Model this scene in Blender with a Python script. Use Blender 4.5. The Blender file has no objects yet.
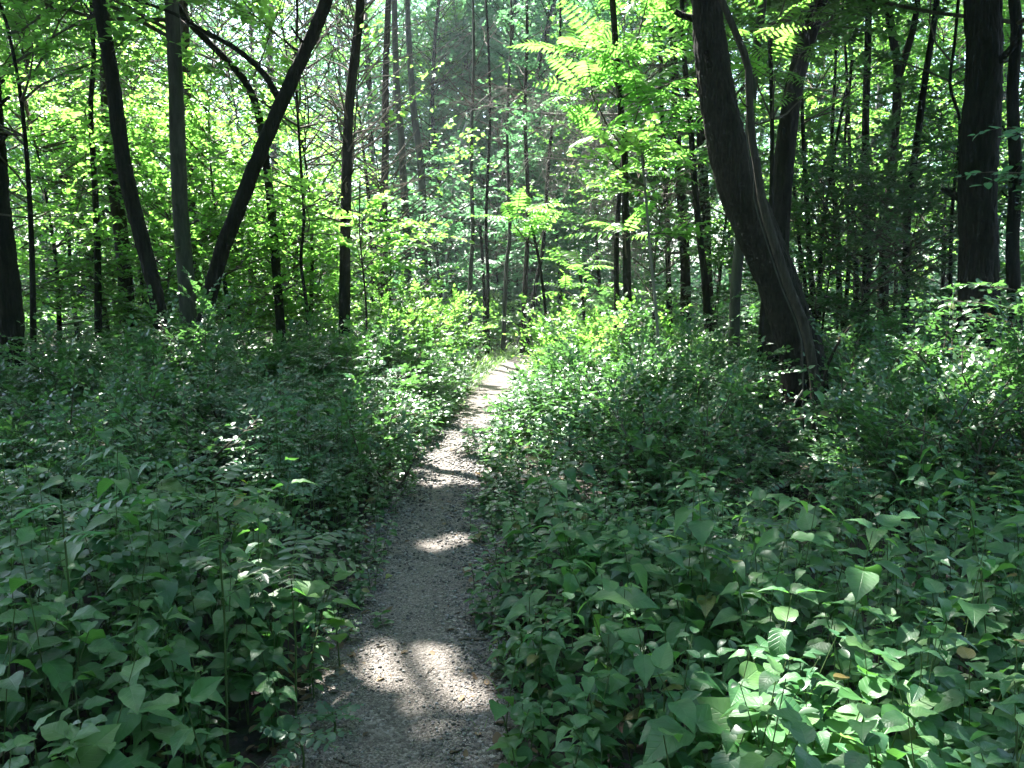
import bpy, math
import numpy as np
from mathutils import Vector

R = math.radians
scene = bpy.context.scene
COL = scene.collection

# ------------------------------------------------------------------ camera
CAM = np.array([0.0, 0.0, 1.6])
PITCH = R(7.2)
FPX = 829.0
cam_d = bpy.data.cameras.new('camera')
cam_d.sensor_width = 36.0
cam_d.lens = 36.0 * FPX / 1024.0
cam_d.clip_start = 0.05
cam_d.clip_end = 1500
cam = bpy.data.objects.new('camera', cam_d)
cam.location = CAM
cam.rotation_euler = (math.pi / 2 - PITCH, 0, 0)
COL.objects.link(cam)
scene.camera = cam

# ------------------------------------------------------------------ sky and sun
SUN_EL, SUN_AZ = 56.0, -28.0          # azimuth from +Y, negative = to the left of the view
sx = math.sin(R(SUN_AZ)) * math.cos(R(SUN_EL))
sy = math.cos(R(SUN_AZ)) * math.cos(R(SUN_EL))
sz = math.sin(R(SUN_EL))
SUNV = np.array([sx, sy, sz])
world = bpy.data.worlds.new('World')
scene.world = world
world.use_nodes = True
nt = world.node_tree
bg = nt.nodes['Background']
sky = nt.nodes.new('ShaderNodeTexSky')
sky.sky_type = 'NISHITA'
sky.sun_disc = False
sky.sun_elevation = R(SUN_EL)
sky.sun_rotation = R(SUN_AZ)
sky.air_density = 1.0
sky.dust_density = 1.5
nt.links.new(sky.outputs[0], bg.inputs[0])
bg.inputs[1].default_value = 0.097
sun_d = bpy.data.lights.new('sun', 'SUN')
sun_d.energy = 5.0
sun_d.angle = R(0.55)
sun_d.color = (1.0, 0.97, 0.91)
sun = bpy.data.objects.new('sun', sun_d)
sun.rotation_euler = Vector((-sx, -sy, -sz)).to_track_quat('-Z', 'Y').to_euler()
COL.objects.link(sun)

vs = scene.view_settings
vs.view_transform = 'Standard'
vs.look = 'None'
vs.exposure = 3.3
vs.gamma = 1.0
vs.use_curve_mapping = False
cy = scene.cycles
cy.max_bounces = 7
cy.diffuse_bounces = 4
cy.glossy_bounces = 2
cy.transmission_bounces = 4
cy.volume_bounces = 1
cy.caustics_reflective = False
cy.caustics_refractive = False
cy.sample_clamp_indirect = 6.0
cy.use_denoising = True
try:
    cy.denoiser = 'OPENIMAGEDENOISE'
    cy.denoising_input_passes = 'RGB_ALBEDO_NORMAL'
except Exception:
    pass

# ------------------------------------------------------------------ pixel helpers (read off the photograph)
FW = np.array([0, math.cos(PITCH), -math.sin(PITCH)])
UPV = np.array([0, math.sin(PITCH), math.cos(PITCH)])
RT = np.array([1.0, 0, 0])


def ray(px, py):
    return RT * ((px - 512) / FPX) + FW + UPV * ((384 - py) / FPX)


def at(px, py, d):
    r = ray(px, py)
    return CAM + r * (d / r[1])


def gpt(px, py, z=0.0):
    r = ray(px, py)
    return CAM + r * ((z - CAM[2]) / r[2])


def unit(v):
    v = np.asarray(v, float)
    return v / np.maximum(np.linalg.norm(v, axis=-1, keepdims=True), 1e-9)


rng = np.random.default_rng(7)

# ------------------------------------------------------------------ the path in the world
PATH_PX = [(285, 510, 830), (302, 492, 768), (332, 490, 700), (352, 488, 640), (366, 487, 590), (381, 484, 540),
           (391, 480, 500), (408, 480, 470), (430, 484, 445), (447, 500, 425), (457, 513, 408), (468, 520, 395),
           (484, 524, 380), (496, 528, 369), (508, 534, 361), (528, 548, 351)]
PL = np.array([gpt(a, y)[:2] for a, b, y in PATH_PX])
PR = np.array([gpt(b, y)[:2] for a, b, y in PATH_PX])
PL = np.vstack([[[-0.62, -3.0]], [[-0.6, 0.5]], PL])
PR = np.vstack([[[0.1, -3.0]], [[0.06, 0.5]], PR])
yy = np.linspace(-3.0, min(PL[-1, 1], PR[-1, 1]), 160)
PLX = np.interp(yy, PL[:, 1], PL[:, 0])
PRX = np.interp(yy, PR[:, 1], PR[:, 0])


def path_dist(x, y):
    """signed distance (roughly, sideways) from the path edge; negative on the path; side -1 left, +1 right"""
    l = np.interp(y, yy, PLX)
    r = np.interp(y, yy, PRX)
    dl, dr = l - x, x - r
    d = np.maximum(dl, dr)
    past = y > yy[-1]
    return np.where(past, 3.0, d), np.where(dl > dr, -1, 1)


def gz(x, y):
    x = np.asarray(x, float)
    y = np.asarray(y, float)
    d, s = path_dist(x, y)
    k = np.clip(d / 1.2, 0, 1)
    n = 0.06 * np.sin(x * 1.3 + y * 0.7) + 0.05 * np.sin(x * 0.5 - y * 0.9 + 1.3) + 0.03 * np.sin(x * 2.9 + 0.4 * y)
    far = np.clip((y - 24) / 40, 0, 1)
    return k * (0.06 + n) + far * far * 2.0


# ------------------------------------------------------------------ where the sun comes through the canopy
LIT = []      # ellipses on the ground: x, y, rx, ry


def lit_px(px, py, wx, wy, z=0.0, f=1.0):
    c = gpt(px, py, z)
    a = gpt(px - wx, py, z)
    b = gpt(px + wx, py, z)
    t = gpt(px, py - wy, z)
    u = gpt(px, py + wy, z)
    LIT.append((c, abs(b[0] - a[0]) / 2, min(1.6, max(0.06, abs(t[1] - u[1]) / 2)), f))


def lit_at(px, py, Y, rx, ry):
    LIT.append((at(px, py, Y), rx, ry, 1.0))


lit_at(612, 85, 10.8, 1.0, .9)      # sumacs
lit_at(528, 215, 11.5, .55, .5)
lit_at(585, 265, 12.5, .7, .6)
lit_at(330, 190, 13.5, 1.5, 1.0)   # thicket left of the path
lit_at(230, 120, 12.8, 1.1, .9)
lit_at(70, 100, 13, 1.0, 1.0)
lit_at(400, 235, 11.2, .6, .5)
lit_at(500, 120, 15, 1.2, .8)
lit_px(478, 404, 40, 14)          # the white band of path
lit_px(458, 476, 22, 9)
lit_px(446, 545, 12, 5)
lit_px(412, 662, 26, 14)
lit_px(452, 700, 20, 8)
lit_px(548, 390, 60, 42, .5)      # right bank
lit_px(600, 350, 60, 34, .7)
lit_px(520, 372, 30, 12)
lit_px(415, 375, 26, 40, .6)      # left bank
lit_px(418, 335, 50, 30, .9)
lit_px(480, 335, 60, 16, .6)
lit_px(815, 712, 66, 22, .5)      # bottom right leaves
lit_at(1005, 430, 6.4, .3, .5)
lit_at(1005, 375, 7.0, .38, .5)
lit_at(1000, 450, 5.3, .2, .25)     # right edge
lit_at(945, 325, 7.2, .22, .25)
lit_px(250, 520, 6, 3, .6)
lit_px(305, 560, 6, 6, .45)
lit_at(195, 300, 8.3, .25, .2)
lit_at(240, 470, 4.6, .08, .08)
lit_at(712, 170, 9.05, .25, .25)   # rim of the massive trunk
lit_at(735, 235, 9.05, .2, .25)
lit_at(757, 200, 7.6, .14, .14)
lit_at(782, 275, 7.6, .14, .14)
lit_at(870, 385, 7.8, .06, .1)
lit_at(850, 452, 6.4, .06, .08)
lit_at(960, 470, 5.8, .08, .1)
lit_at(690, 420, 7.2, .12, .12)
LIT.append((np.array([-.3, 15.5, .4]), 1.5, 3.2, 1.0))
lit_at(555, 395, 9.5, .8, .7)
lit_at(620, 360, 9.8, .5, .4)
lit_at(425, 360, 11, .5, .6)
lit_at(400, 310, 12.5, .6, .6)
lit_at(480, 325, 16, 1.0, 1.2)


def keep_prob(P, far_gaps=True):
    """probability that a canopy leaf at P stays, from where its shadow falls"""
    out = np.full(len(P), 1.0)
    for c, rx, ry, f in LIT:
        g = P - SUNV[None] * ((P[:, 2] - c[2]) / SUNV[2])[:, None]
        mg = min(.16, .06 + .4 * rx)
        q = np.sqrt(((g[:, 0] - c[0]) / (rx + mg)) ** 2 + ((g[:, 1] - c[1]) / (ry + mg)) ** 2)
        q = q + .12 * np.sin(g[:, 0] * 9 + g[:, 1] * 5) + .1 * np.sin(g[:, 1] * 11 - g[:, 0] * 4)
        out = np.minimum(out, np.where(P[:, 2] > c[2] + .15, np.clip((q - .9) / 0.4, 0, 1), 1))
    if far_gaps:                                             # the wood behind stands in broken sun
        g = P - SUNV[None] * ((P[:, 2] - 2.5) / SUNV[2])[:, None]
        rag = 0.5 + 0.5 * np.sin(g[:, 0] * 1.9 + 1.2 * np.sin(g[:, 1] * 1.1)) * np.sin(g[:, 1] * 1.6 + 1.4 * np.sin(g[:, 0] * .8))
        thr = np.where(g[:, 0] < -6, .5, np.where(g[:, 0] < 1.0, GAP_LEFT, GAP_RIGHT))
        thr = np.where((g[:, 0] > 1.9) & (g[:, 1] < 13.5), 9.0, thr)
        gap = np.clip((rag - thr) / .06, 0, 1) * (g[:, 1] > 10.8 + .8 * np.sin(g[:, 0] * 2)) * (g[:, 1] < 23)
        if far_gaps == 'high':
            gap = gap * (P[:, 2] > 5.2)
        out = np.minimum(out, 1 - gap)
    return out


GAP_LEFT, GAP_RIGHT = .13, .48


# ------------------------------------------------------------------ mesh building
class MB:
    def __init__(self):
        self.v, self.f, self.m, self.uv, self.n = [], [], [], [], 0

    def add(self, V, F, mat=0, uv=None):
        V = np.asarray(V, np.float32).reshape(-1, 3)
        F = np.asarray(F, np.int64).reshape(-1, 4)
        if len(V) == 0:
            return
        self.v.append(V)
        self.f.append(F + self.n)
        self.m.append(np.full(len(F), mat, np.int32))
        self.uv.append(np.zeros((len(V), 2), np.float32) if uv is None else np.asarray(uv, np.float32).reshape(-1, 2))
        self.n += len(V)

    def build(self, name, mats, parent=None, smooth=True, origin=None):
        if not self.v:
            return None
        V = np.concatenate(self.v)
        F = np.concatenate(self.f).astype(np.int32)
        M = np.concatenate(self.m)
        UV = np.concatenate(self.uv)
        if origin is not None:
            V = V - np.asarray(origin, np.float32)[None]
        me = bpy.data.meshes.new(name)
        me.vertices.add(len(V))
        me.vertices.foreach_set('co', V.ravel())
        me.loops.add(F.size)
        me.loops.foreach_set('vertex_index', F.ravel())
        me.polygons.add(len(F))
        me.polygons.foreach_set('loop_start', np.arange(0, F.size, 4, dtype=np.int32))
        me.polygons.foreach_set('material_index', M)
        for m in (mats if isinstance(mats, (list, tuple)) else [mats]):
            me.materials.append(m)
        uvl = me.uv_layers.new(name='UVMap')
        uvl.data.foreach_set('uv', UV[F.ravel()].ravel())
        me.update(calc_edges=True)
        me.polygons.foreach_set('use_smooth', np.full(len(F), smooth, bool))
        o = bpy.data.objects.new(name, me)
        COL.objects.link(o)
        if parent is not None:
            o.parent = parent
        return o


def leaf_template(rows, cols, fold=0.18, wave=0.0):
    """rows: list of (u, halfwidth); cols: list of -1..1"""
    V, UV = [], []
    for u, w in rows:
        for c in cols:
            z = fold * w * abs(c) + wave * w * math.sin(u * 17) * abs(c) ** 2
            V.append((u, c * w, z))
            UV.append((u, 0.5 + 0.5 * c * w * 2))
    nc = len(cols)
    F = []
    for i in range(len(rows) - 1):
        for j in range(nc - 1):
            F.append((i * nc + j, (i + 1) * nc + j, (i + 1) * nc + j + 1, i * nc + j + 1))
    return np.array(V), np.array(F), np.array(UV)


T_Q1 = (np.array([(0, 0, 0), (.42, -.33, .07), (1, 0, -.05), (.42, .33, .07)], float), np.array([(0, 1, 2, 3)]),
        np.array([(0, .5), (.42, .1), (1, .5), (.42, .9)], float))
T_Q2 = leaf_template([(0, .02), (.3, .34), (.68, .26), (1, .01)], (-1, 0, 1), .3)
T_OVATE = leaf_template([(0, .015), (.025, .10), (.08, .205), (.16, .295), (.26, .35), (.36, .365), (.48, .34), (.60, .275), (.72, .19), (.84, .10), (.93, .045), (1, .003)],
                        (-1, -.5, 0, .5, 1), .22, .10)
T_TOOTH = leaf_template([(0, .02), (.05, .17), (.10, .25), (.13, .23), (.22, .335), (.25, .305), (.34, .355), (.37, .32), (.47, .33), (.50, .295), (.60, .275), (.63, .235),
                         (.73, .19), (.76, .155), (.86, .10), (.89, .075), (1, .004)], (-1, -.5, 0, .5, 1), .24, .05)
T_HEART = leaf_template([(.015, .02), (-.035, .10), (-.045, .19), (-.01, .28), (.06, .35), (.16, .40), (.28, .415), (.41, .385), (.54, .32), (.66, .24), (.78, .155), (.89, .075), (1, .003)],
                        (-1, -.5, 0, .5, 1), .16, .08)
T_OVAL = leaf_template([(0, .02), (.15, .2), (.4, .3), (.7, .26), (.92, .12), (1, .02)], (-1, 0, 1), .25)
T_LANCE = leaf_template([(0, .02), (.15, .11), (.4, .14), (.75, .08), (1, .004)], (-1, 0, 1), .4)
T_GRASS = leaf_template([(0, .018), (.35, .016), (.7, .011), (1, .001)], (-1, 1), 0)


def add_leaves(mb, P, A, N, L, tmpl, mat=0, droop=None, wf=1.0):
    """P base, A axis, N face normal (all n x 3), L length n; droop bends the tip down along -N"""
    if len(P) == 0:
        return
    T, F, UV = tmpl
    A = unit(A)
    B = unit(np.cross(N, A))
    N = np.cross(A, B)
    L = np.broadcast_to(np.asarray(L, float), (len(P),))
    wf = np.broadcast_to(np.asarray(wf, float), (len(P),))
    if droop is None:
        droop = np.zeros(len(P))
    droop = np.broadcast_to(np.asarray(droop, float), (len(P),))
    u, v, w = T[:, 0], T[:, 1], T[:, 2]
    W = w[None] - droop[:, None] * (u ** 2)[None]
    Uu = u[None] * (1 - 0.25 * np.abs(droop[:, None]) * u[None])
    V = P[:, None, :] + L[:, None, None] * (Uu[:, :, None] * A[:, None, :] + (v[None] * wf[:, None])[:, :, None] * B[:, None, :]
                                           + W[:, :, None] * N[:, None, :])
    k = len(T)
    FF = F[None] + (np.arange(len(P)) * k)[:, None, None]
    mb.add(V.reshape(-1, 3), FF.reshape(-1, 4), mat, np.tile(UV, (len(P), 1)))


def add_tubes(mb, pts, rad, nseg=4, mat=0, rough=0.0):
    """pts (M,P,3), rad (M,P)"""
    pts = np.asarray(pts, float)
    rad = np.asarray(rad, float)
    M, Pn, _ = pts.shape
    if M == 0:
        return
    T = np.gradient(pts, axis=1)
    T = unit(T)
    mean = unit(pts[:, -1] - pts[:, 0])
    ref = np.where(np.abs(mean[:, 2:3]) > .75, np.array([[1.0, 0, 0]]), np.array([[0, 0, 1.0]]))
    S = unit(np.cross(T, ref[:, None, :]))
    U = np.cross(S, T)
    a = np.arange(nseg) / nseg * 2 * np.pi
    rr = np.broadcast_to(rad[:, :, None], (M, Pn, nseg)).copy()
    if rough:
        ph = rng.uniform(0, 6.28, (M, 1, 4))
        zz = np.cumsum(np.linalg.norm(np.diff(pts, axis=1, prepend=pts[:, :1]), axis=-1), axis=1)[:, :, None]
        ang = a[None, None]
        nz = (np.sin(3 * ang + 1.1 * zz + ph[..., :1]) * .4 + np.sin(5 * ang - 2.3 * zz + ph[..., 1:2]) * .3
              + np.sin(2 * ang + 3.7 * zz + ph[..., 2:3]) * .3 + .35 * np.sin(11 * ang + 1.3 * np.sin(zz * 4) + ph[..., 3:4]))
        rr = rr * (1 + rough * nz)
    V = pts[:, :, None, :] + rr[..., None] * (np.cos(a)[None, None, :, None] * S[:, :, None, :]
                                              + np.sin(a)[None, None, :, None] * U[:, :, None, :])
    i = np.arange(Pn - 1)[:, None]
    j = np.arange(nseg)[None]
    F = np.stack([i * nseg + j, i * nseg + (j + 1) % nseg, (i + 1) * nseg + (j + 1) % nseg, (i + 1) * nseg + j], -1).reshape(-1, 4)
    FF = F[None] + (np.arange(M) * Pn * nseg)[:, None, None]
    uv = np.stack(np.broadcast_arrays((a / 6.2832)[None, None], np.arange(Pn)[None, :, None] / Pn), -1)
    uv = np.broadcast_to(uv, (M, Pn, nseg, 2))
    mb.add(V.reshape(-1, 3), FF.reshape(-1, 4), mat, uv.reshape(-1, 2))


def resample(p, n):
    """smooth curve through the points p (Catmull-Rom), n samples evenly spaced"""
    p = np.asarray(p, float)
    q = np.vstack([2 * p[0] - p[1], p, 2 * p[-1] - p[-2]])
    out = []
    for i in range(1, len(q) - 2):
        t = np.linspace(0, 1, 12, endpoint=False)[:, None]
        a, b, c, d = q[i - 1], q[i], q[i + 1], q[i + 2]
        out.append(.5 * ((2 * b) + (-a + c) * t + (2 * a - 5 * b + 4 * c - d) * t ** 2 + (-a + 3 * b - 3 * c + d) * t ** 3))
    out.append(p[-1:])
    o = np.vstack(out)
    s = np.concatenate([[0], np.cumsum(np.linalg.norm(np.diff(o[:, :3], axis=0), axis=1))])
    w = np.linspace(0, s[-1], n)
    return np.stack([np.interp(w, s, o[:, k]) for k in range(o.shape[1])], 1)


def sprays(mb, O, D, Ls, K, size, tmpl, mat=0, twig_mat=1, twig_r=.003, flat=.35, pinnate=False, sag=.12, droop=.15, wf=1.0, spread=.9, mask=False):
    """leafy twigs: M twigs from O along D of length Ls, each with K leaves set left and right in one loose plane"""
    M = len(O)
    if M == 0:
        return
    D = unit(D)
    Ls = np.broadcast_to(np.asarray(Ls, float), (M,))
    size = np.broadcast_to(np.asarray(size, float), (M,))
    up = np.array([0, 0, 1.0])[None] + rng.normal(0, .18, (M, 3))
    S = unit(np.cross(D, up))
    Nn = np.cross(S, D)
    if pinnate:
        t = np.repeat(np.linspace(.16, 1, K // 2), 2)[:K][None] + np.zeros((M, 1))
        side = np.tile([1, -1], K // 2 + 1)[:K][None] + np.zeros((M, 1))
        sz_k = np.sin(np.clip(t, 0, 1) * 2.6 + .35) * .9 + .15
    else:
        t = np.linspace(.2, 1, K)[None] + rng.normal(0, .03, (M, K))
        side = np.tile([1, -1], K // 2 + 1)[:K][None] + np.zeros((M, 1))
        sz_k = rng.uniform(.65, 1.2, (M, K))
    P = O[:, None] + D[:, None] * (Ls[:, None] * t)[..., None]
    P[..., 2] -= sag * Ls[:, None] * t ** 2
    last = (t >= .97)[..., None] * (0.9 if not pinnate else .5)
    if pinnate:
        A = D[:, None] * .28 + S[:, None] * side[..., None] * 1.0 + rng.normal(0, .07, (M, K, 3))
        A[..., 2] -= .25
        NN = Nn[:, None] + rng.normal(0, .12, (M, K, 3))
    else:
        A = D[:, None] * rng.uniform(.35, .9, (M, K, 1)) + S[:, None] * side[..., None] * spread + rng.normal(0, .28, (M, K, 3))
        A = A * (1 - last) + D[:, None] * last
        NN = Nn[:, None] + rng.normal(0, flat, (M, K, 3))
    Lf = size[:, None] * sz_k
    dr = rng.uniform(0, 2 * droop, M * K)
    P, A, NN, Lf = P.reshape(-1, 3), A.reshape(-1, 3), NN.reshape(-1, 3), Lf.ravel()
    if mask:
        k = rng.random(len(P)) < keep_prob(P + unit(A) * Lf[:, None] * .5, True if mask is True else 'high')
        P, A, NN, Lf, dr = P[k], A[k], NN[k], Lf[k], dr[k]
        kt = (keep_prob(O + D * (Ls * .5)[:, None], True if mask is True else 'high') > .5) & (keep_prob(O + D * Ls[:, None], True if mask is True else 'high') > .5)
        O, D, Ls, M = O[kt], D[kt], Ls[kt], int(kt.sum())
    add_leaves(mb, P, A, NN, Lf, tmpl, mat, dr, wf)
    if twig_r:
        ts = np.array([0, .5, 1.0])
        tp = O[:, None] + D[:, None] * (Ls[:, None] * ts[None])[..., None]
        tp[..., 2] -= sag * Ls[:, None] * ts[None] ** 2
        add_tubes(mb, tp, np.full((M, 3), twig_r) * np.array([1.2, .9, .4])[None], 3, twig_mat)


# ------------------------------------------------------------------ materials
def mat_new(name):
    m = bpy.data.materials.new(name)
    m.use_nodes = True
    t = m.node_tree
    for n in list(t.nodes):
        t.nodes.remove(n)
    return m, t, t.nodes.new('ShaderNodeOutputMaterial')


def ramp(t, stops):
    r = t.nodes.new('ShaderNodeValToRGB')
    el = r.color_ramp.elements
    while len(el) < len(stops):
        el.new(.5)
    for e, (p, c) in zip(el, stops):
        e.position = p
        e.color = (*c, 1)
    return r


def leaf_mat(name, cols, trans, tamt=.42, rough=.42, spec=.5, veins=False, odd=None):
    m, t, out = mat_new(name)
    N, L = t.nodes.new, t.links.new
    geo = N('ShaderNodeNewGeometry')
    r = ramp(t, [(i / (len(cols) - 1), c) for i, c in enumerate(cols)])
    if odd:                                     # a few yellowed or browned leaves among the green
        for p_, c_ in ((.984, cols[-1]), (.987, odd[0]), (1.0, odd[1])):
            e_ = r.color_ramp.elements.new(p_) if p_ < 1 else r.color_ramp.elements[-1]
            e_.color = (*c_, 1)
    L(geo.outputs['Random Per Island'], r.inputs[0])
    bs = N('ShaderNodeBsdfPrincipled')
    bs.inputs['Roughness'].default_value = rough
    bs.inputs['Specular IOR Level'].default_value = spec
    tr = N('ShaderNodeBsdfTranslucent')
    mixc = N('ShaderNodeMix')
    mixc.data_type = 'RGBA'
    mixc.blend_type = 'MULTIPLY'
    mixc.inputs[0].default_value = 1.0
    r2 = ramp(t, [(0, tuple(.75 * c for c in trans)), (1, tuple(1.2 * c for c in trans))])
    mul = N('ShaderNodeMath')
    mul.operation = 'FRACT'
    mu2 = N('ShaderNodeMath')
    mu2.operation = 'MULTIPLY'
    mu2.inputs[1].default_value = 7.31
    L(geo.outputs['Random Per Island'], mu2.inputs[0])
    L(mu2.outputs[0], mul.inputs[0])
    L(mul.outputs[0], r2.inputs[0])
    col = r.outputs[0]
    if veins:
        tc = N('ShaderNodeTexCoord')
        nz = N('ShaderNodeTexNoise'); nz.inputs['Scale'].default_value = 38; nz.inputs['Detail'].default_value = 5
        L(tc.outputs['Object'], nz.inputs[0])
        rb = ramp(t, [(.3, (.62, .66, .6)), (.5, (1, 1, 1)), (.72, (1.0, 1.0, .9)), (.8, (1.7, 1.25, .7))])
        L(nz.outputs[0], rb.inputs[0])
        mb_ = N('ShaderNodeMix'); mb_.data_type = 'RGBA'; mb_.blend_type = 'MULTIPLY'; mb_.inputs[0].default_value = 1.0
        L(col, mb_.inputs[6]); L(rb.outputs[0], mb_.inputs[7])
        col = mb_.outputs[2]
        uv = N('ShaderNodeUVMap')
        sep = N('ShaderNodeSeparateXYZ')
        L(uv.outputs[0], sep.inputs[0])
        ab = N('ShaderNodeMath'); ab.operation = 'SUBTRACT'; ab.inputs[1].default_value = .5
        L(sep.outputs[1], ab.inputs[0])
        a2 = N('ShaderNodeMath'); a2.operation = 'ABSOLUTE'
        L(ab.outputs[0], a2.inputs[0])
        # side veins run forward from the midrib
        sb = N('ShaderNodeMath'); sb.operation = 'MULTIPLY_ADD'; sb.inputs[1].default_value = -.75
        L(a2.outputs[0], sb.inputs[0]); L(sep.outputs[0], sb.inputs[2])
        fr = N('ShaderNodeMath'); fr.operation = 'PINGPONG'; fr.inputs[1].default_value = .065
        L(sb.outputs[0], fr.inputs[0])
        v1 = N('ShaderNodeMapRange'); v1.inputs[1].default_value = 0.0; v1.inputs[2].default_value = .014
        v1.inputs[3].default_value = 1; v1.inputs[4].default_value = 0
        L(fr.outputs[0], v1.inputs[0])
        v2 = N('ShaderNodeMapRange'); v2.inputs[1].default_value = .006; v2.inputs[2].default_value = .02
        v2.inputs[3].default_value = 1; v2.inputs[4].default_value = 0
        L(a2.outputs[0], v2.inputs[0])
        mx = N('ShaderNodeMath'); mx.operation = 'MAXIMUM'
        L(v1.outputs[0], mx.inputs[0]); L(v2.outputs[0], mx.inputs[1])
        mixv = N('ShaderNodeMix'); mixv.data_type = 'RGBA'
        sc = N('ShaderNodeMath'); sc.operation = 'MULTIPLY'; sc.inputs[1].default_value = .18
        L(mx.outputs[0], sc.inputs[0])
        L(sc.outputs[0], mixv.inputs[0]); L(col, mixv.inputs[6])
        mixv.inputs[7].default_value = (cols[-1][0] * 1.5, cols[-1][1] * 1.4, cols[-1][2] * 1.5, 1)
        col = mixv.outputs[2]
        bu = N('ShaderNodeBump'); bu.inputs['Strength'].default_value = .35; bu.inputs['Distance'].default_value = .004
        bu.invert = True
        L(mx.outputs[0], bu.inputs['Height']); L(bu.outputs[0], bs.inputs['Normal'])
    L(col, bs.inputs['Base Color'])
    L(r2.outputs[0], tr.inputs[0])
    mx2 = N('ShaderNodeMixShader')
    mx2.inputs[0].default_value = tamt
    L(bs.outputs[0], mx2.inputs[1]); L(tr.outputs[0], mx2.inputs[2])
    L(mx2.outputs[0], out.inputs[0])
    return m


def bark_mat(name, dark, light, scale=1.0, moss=None, bump=.6):
    m, t, out = mat_new(name)
    N, L = t.nodes.new, t.links.new
    tc = N('ShaderNodeTexCoord')
    mp = N('ShaderNodeMapping')
    mp.inputs['Scale'].default_value = (22 * scale, 22 * scale, 4.5 * scale)
    L(tc.outputs['Object'], mp.inputs[0])
    n1 = N('ShaderNodeTexNoise'); n1.inputs['Scale'].default_value = 1.0; n1.inputs['Detail'].default_value = 6; n1.inputs['Roughness'].default_value = .65
    L(mp.outputs[0], n1.inputs[0])
    vo = N('ShaderNodeTexVoronoi'); vo.feature = 'DISTANCE_TO_EDGE'; vo.inputs['Scale'].default_value = .9
    ad = N('ShaderNodeMix'); ad.data_type = 'RGBA'; ad.inputs[0].default_value = .25
    L(mp.outputs[0], ad.inputs[6]); L(n1.outputs['Color'], ad.inputs[7])
    L(ad.outputs[2], vo.inputs[0])
    r = ramp(t, [(.3, dark), (.72, light)])
    L(n1.outputs[0], r.inputs[0])
    n2 = N('ShaderNodeTexNoise'); n2.inputs['Scale'].default_value = 2.2; n2.inputs['Detail'].default_value = 3
    L(tc.outputs['Object'], n2.inputs[0])
    col = r.outputs[0]
    mixm = N('ShaderNodeMix'); mixm.data_type = 'RGBA'
    rm = ramp(t, [(.48, (0, 0, 0)), (.68, (1, 1, 1))])
    L(n2.outputs[0], rm.inputs[0]); 
    sc = N('ShaderNodeMath'); sc.operation = 'MULTIPLY'; sc.inputs[1].default_value = .6
    L(rm.outputs[0], sc.inputs[0]); L(sc.outputs[0], mixm.inputs[0])
    L(col, mixm.inputs[6])
    mixm.inputs[7].default_value = (*(moss or tuple(c * .75 for c in light)), 1)
    bs = N('ShaderNodeBsdfPrincipled')
    bs.inputs['Roughness'].default_value = .9
    bs.inputs['Specular IOR Level'].default_value = .12
    L(mixm.outputs[2], bs.inputs['Base Color'])
    h = N('ShaderNodeMath'); h.operation = 'MULTIPLY_ADD'; h.inputs[1].default_value = 1.4
    L(vo.outputs['Distance'], h.inputs[0]); L(n1.outputs[0], h.inputs[2])
    bu = N('ShaderNodeBump'); bu.inputs['Strength'].default_value = bump; bu.inputs['Distance'].default_value = .02
    L(h.outputs[0], bu.inputs['Height']); L(bu.outputs[0], bs.inputs['Normal'])
    L(bs.outputs[0], out.inputs[0])
    return m


G = lambda r, g, b: (r, g, b)
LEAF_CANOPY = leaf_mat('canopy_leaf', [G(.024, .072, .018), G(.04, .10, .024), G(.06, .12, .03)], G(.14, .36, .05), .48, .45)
LEAF_MAPLE_SUNLIT = leaf_mat('maple_sunlit_leaf', [G(.03, .08, .02), G(.055, .12, .026), G(.085, .15, .034)], G(.235, .54, .08), .54, .42)  # maple green; its brighter tone also paints sunlight into the bank shrubs
LEAF_DARK = leaf_mat('dark_leaf', [G(.018, .056, .022), G(.028, .075, .028), G(.042, .095, .034)], G(.09, .25, .045), .3, .38)  # darker greens that paint shade into the shrubs and saplings standing in shadow
LEAF_BLUE = leaf_mat('blue_leaf', [G(.028, .075, .045), G(.042, .1, .058), G(.06, .13, .072)], G(.11, .30, .11), .42, .42)  # bluish tint paints sky sheen and far haze into the leaf colour
LEAF_SHRUB = leaf_mat('shrub_leaf', [G(.022, .066, .028), G(.034, .09, .036), G(.052, .115, .046)], G(.13, .34, .07), .30, .36, .5, odd=[G(.09, .12, .03), G(.13, .09, .035)])
LEAF_SUMAC = leaf_mat('sumac_leaf', [G(.042, .11, .022), G(.06, .14, .028), G(.08, .165, .035)], G(.21, .55, .08), .54, .42)
LEAF_HERB = leaf_mat('herb_leaf', [G(.022, .08, .026), G(.034, .106, .036), G(.046, .126, .042), G(.066, .14, .044)], G(.13, .38, .06), .27, .46, .34, veins=True, odd=[G(.11, .13, .03), G(.14, .09, .035)])
LEAF_HERB_COOL = leaf_mat('cool_herb_leaf', [G(.018, .068, .028), G(.028, .09, .036), G(.04, .11, .044)], G(.1, .32, .09), .27, .42, .4, veins=True, odd=[G(.09, .12, .03), G(.13, .09, .035)])
LEAF_HERB_PALE = leaf_mat('pale_herb_leaf', [G(.036, .11, .032), G(.05, .135, .04), G(.075, .155, .05)], G(.2, .46, .08), .42, .46, .34, veins=True)  # pale clumps of the carpet; also paints sunlight into the sunlit plants
LEAF_YELLOW = leaf_mat('yellow_leaf', [G(.07, .13, .025), G(.12, .16, .03)], G(.42, .5, .05), .5, .45)
LEAF_GRASS = leaf_mat('grass_blade', [G(.04, .1, .024), G(.06, .14, .034), G(.09, .16, .045)], G(.22, .44, .07), .45, .45)
STEM = bark_mat('green_stem', G(.05, .09, .03), G(.08, .12, .045), 3, bump=.2)
TWIG = bark_mat('twig_bark', G(.05, .042, .032), G(.12, .1, .08), 2)
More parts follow.
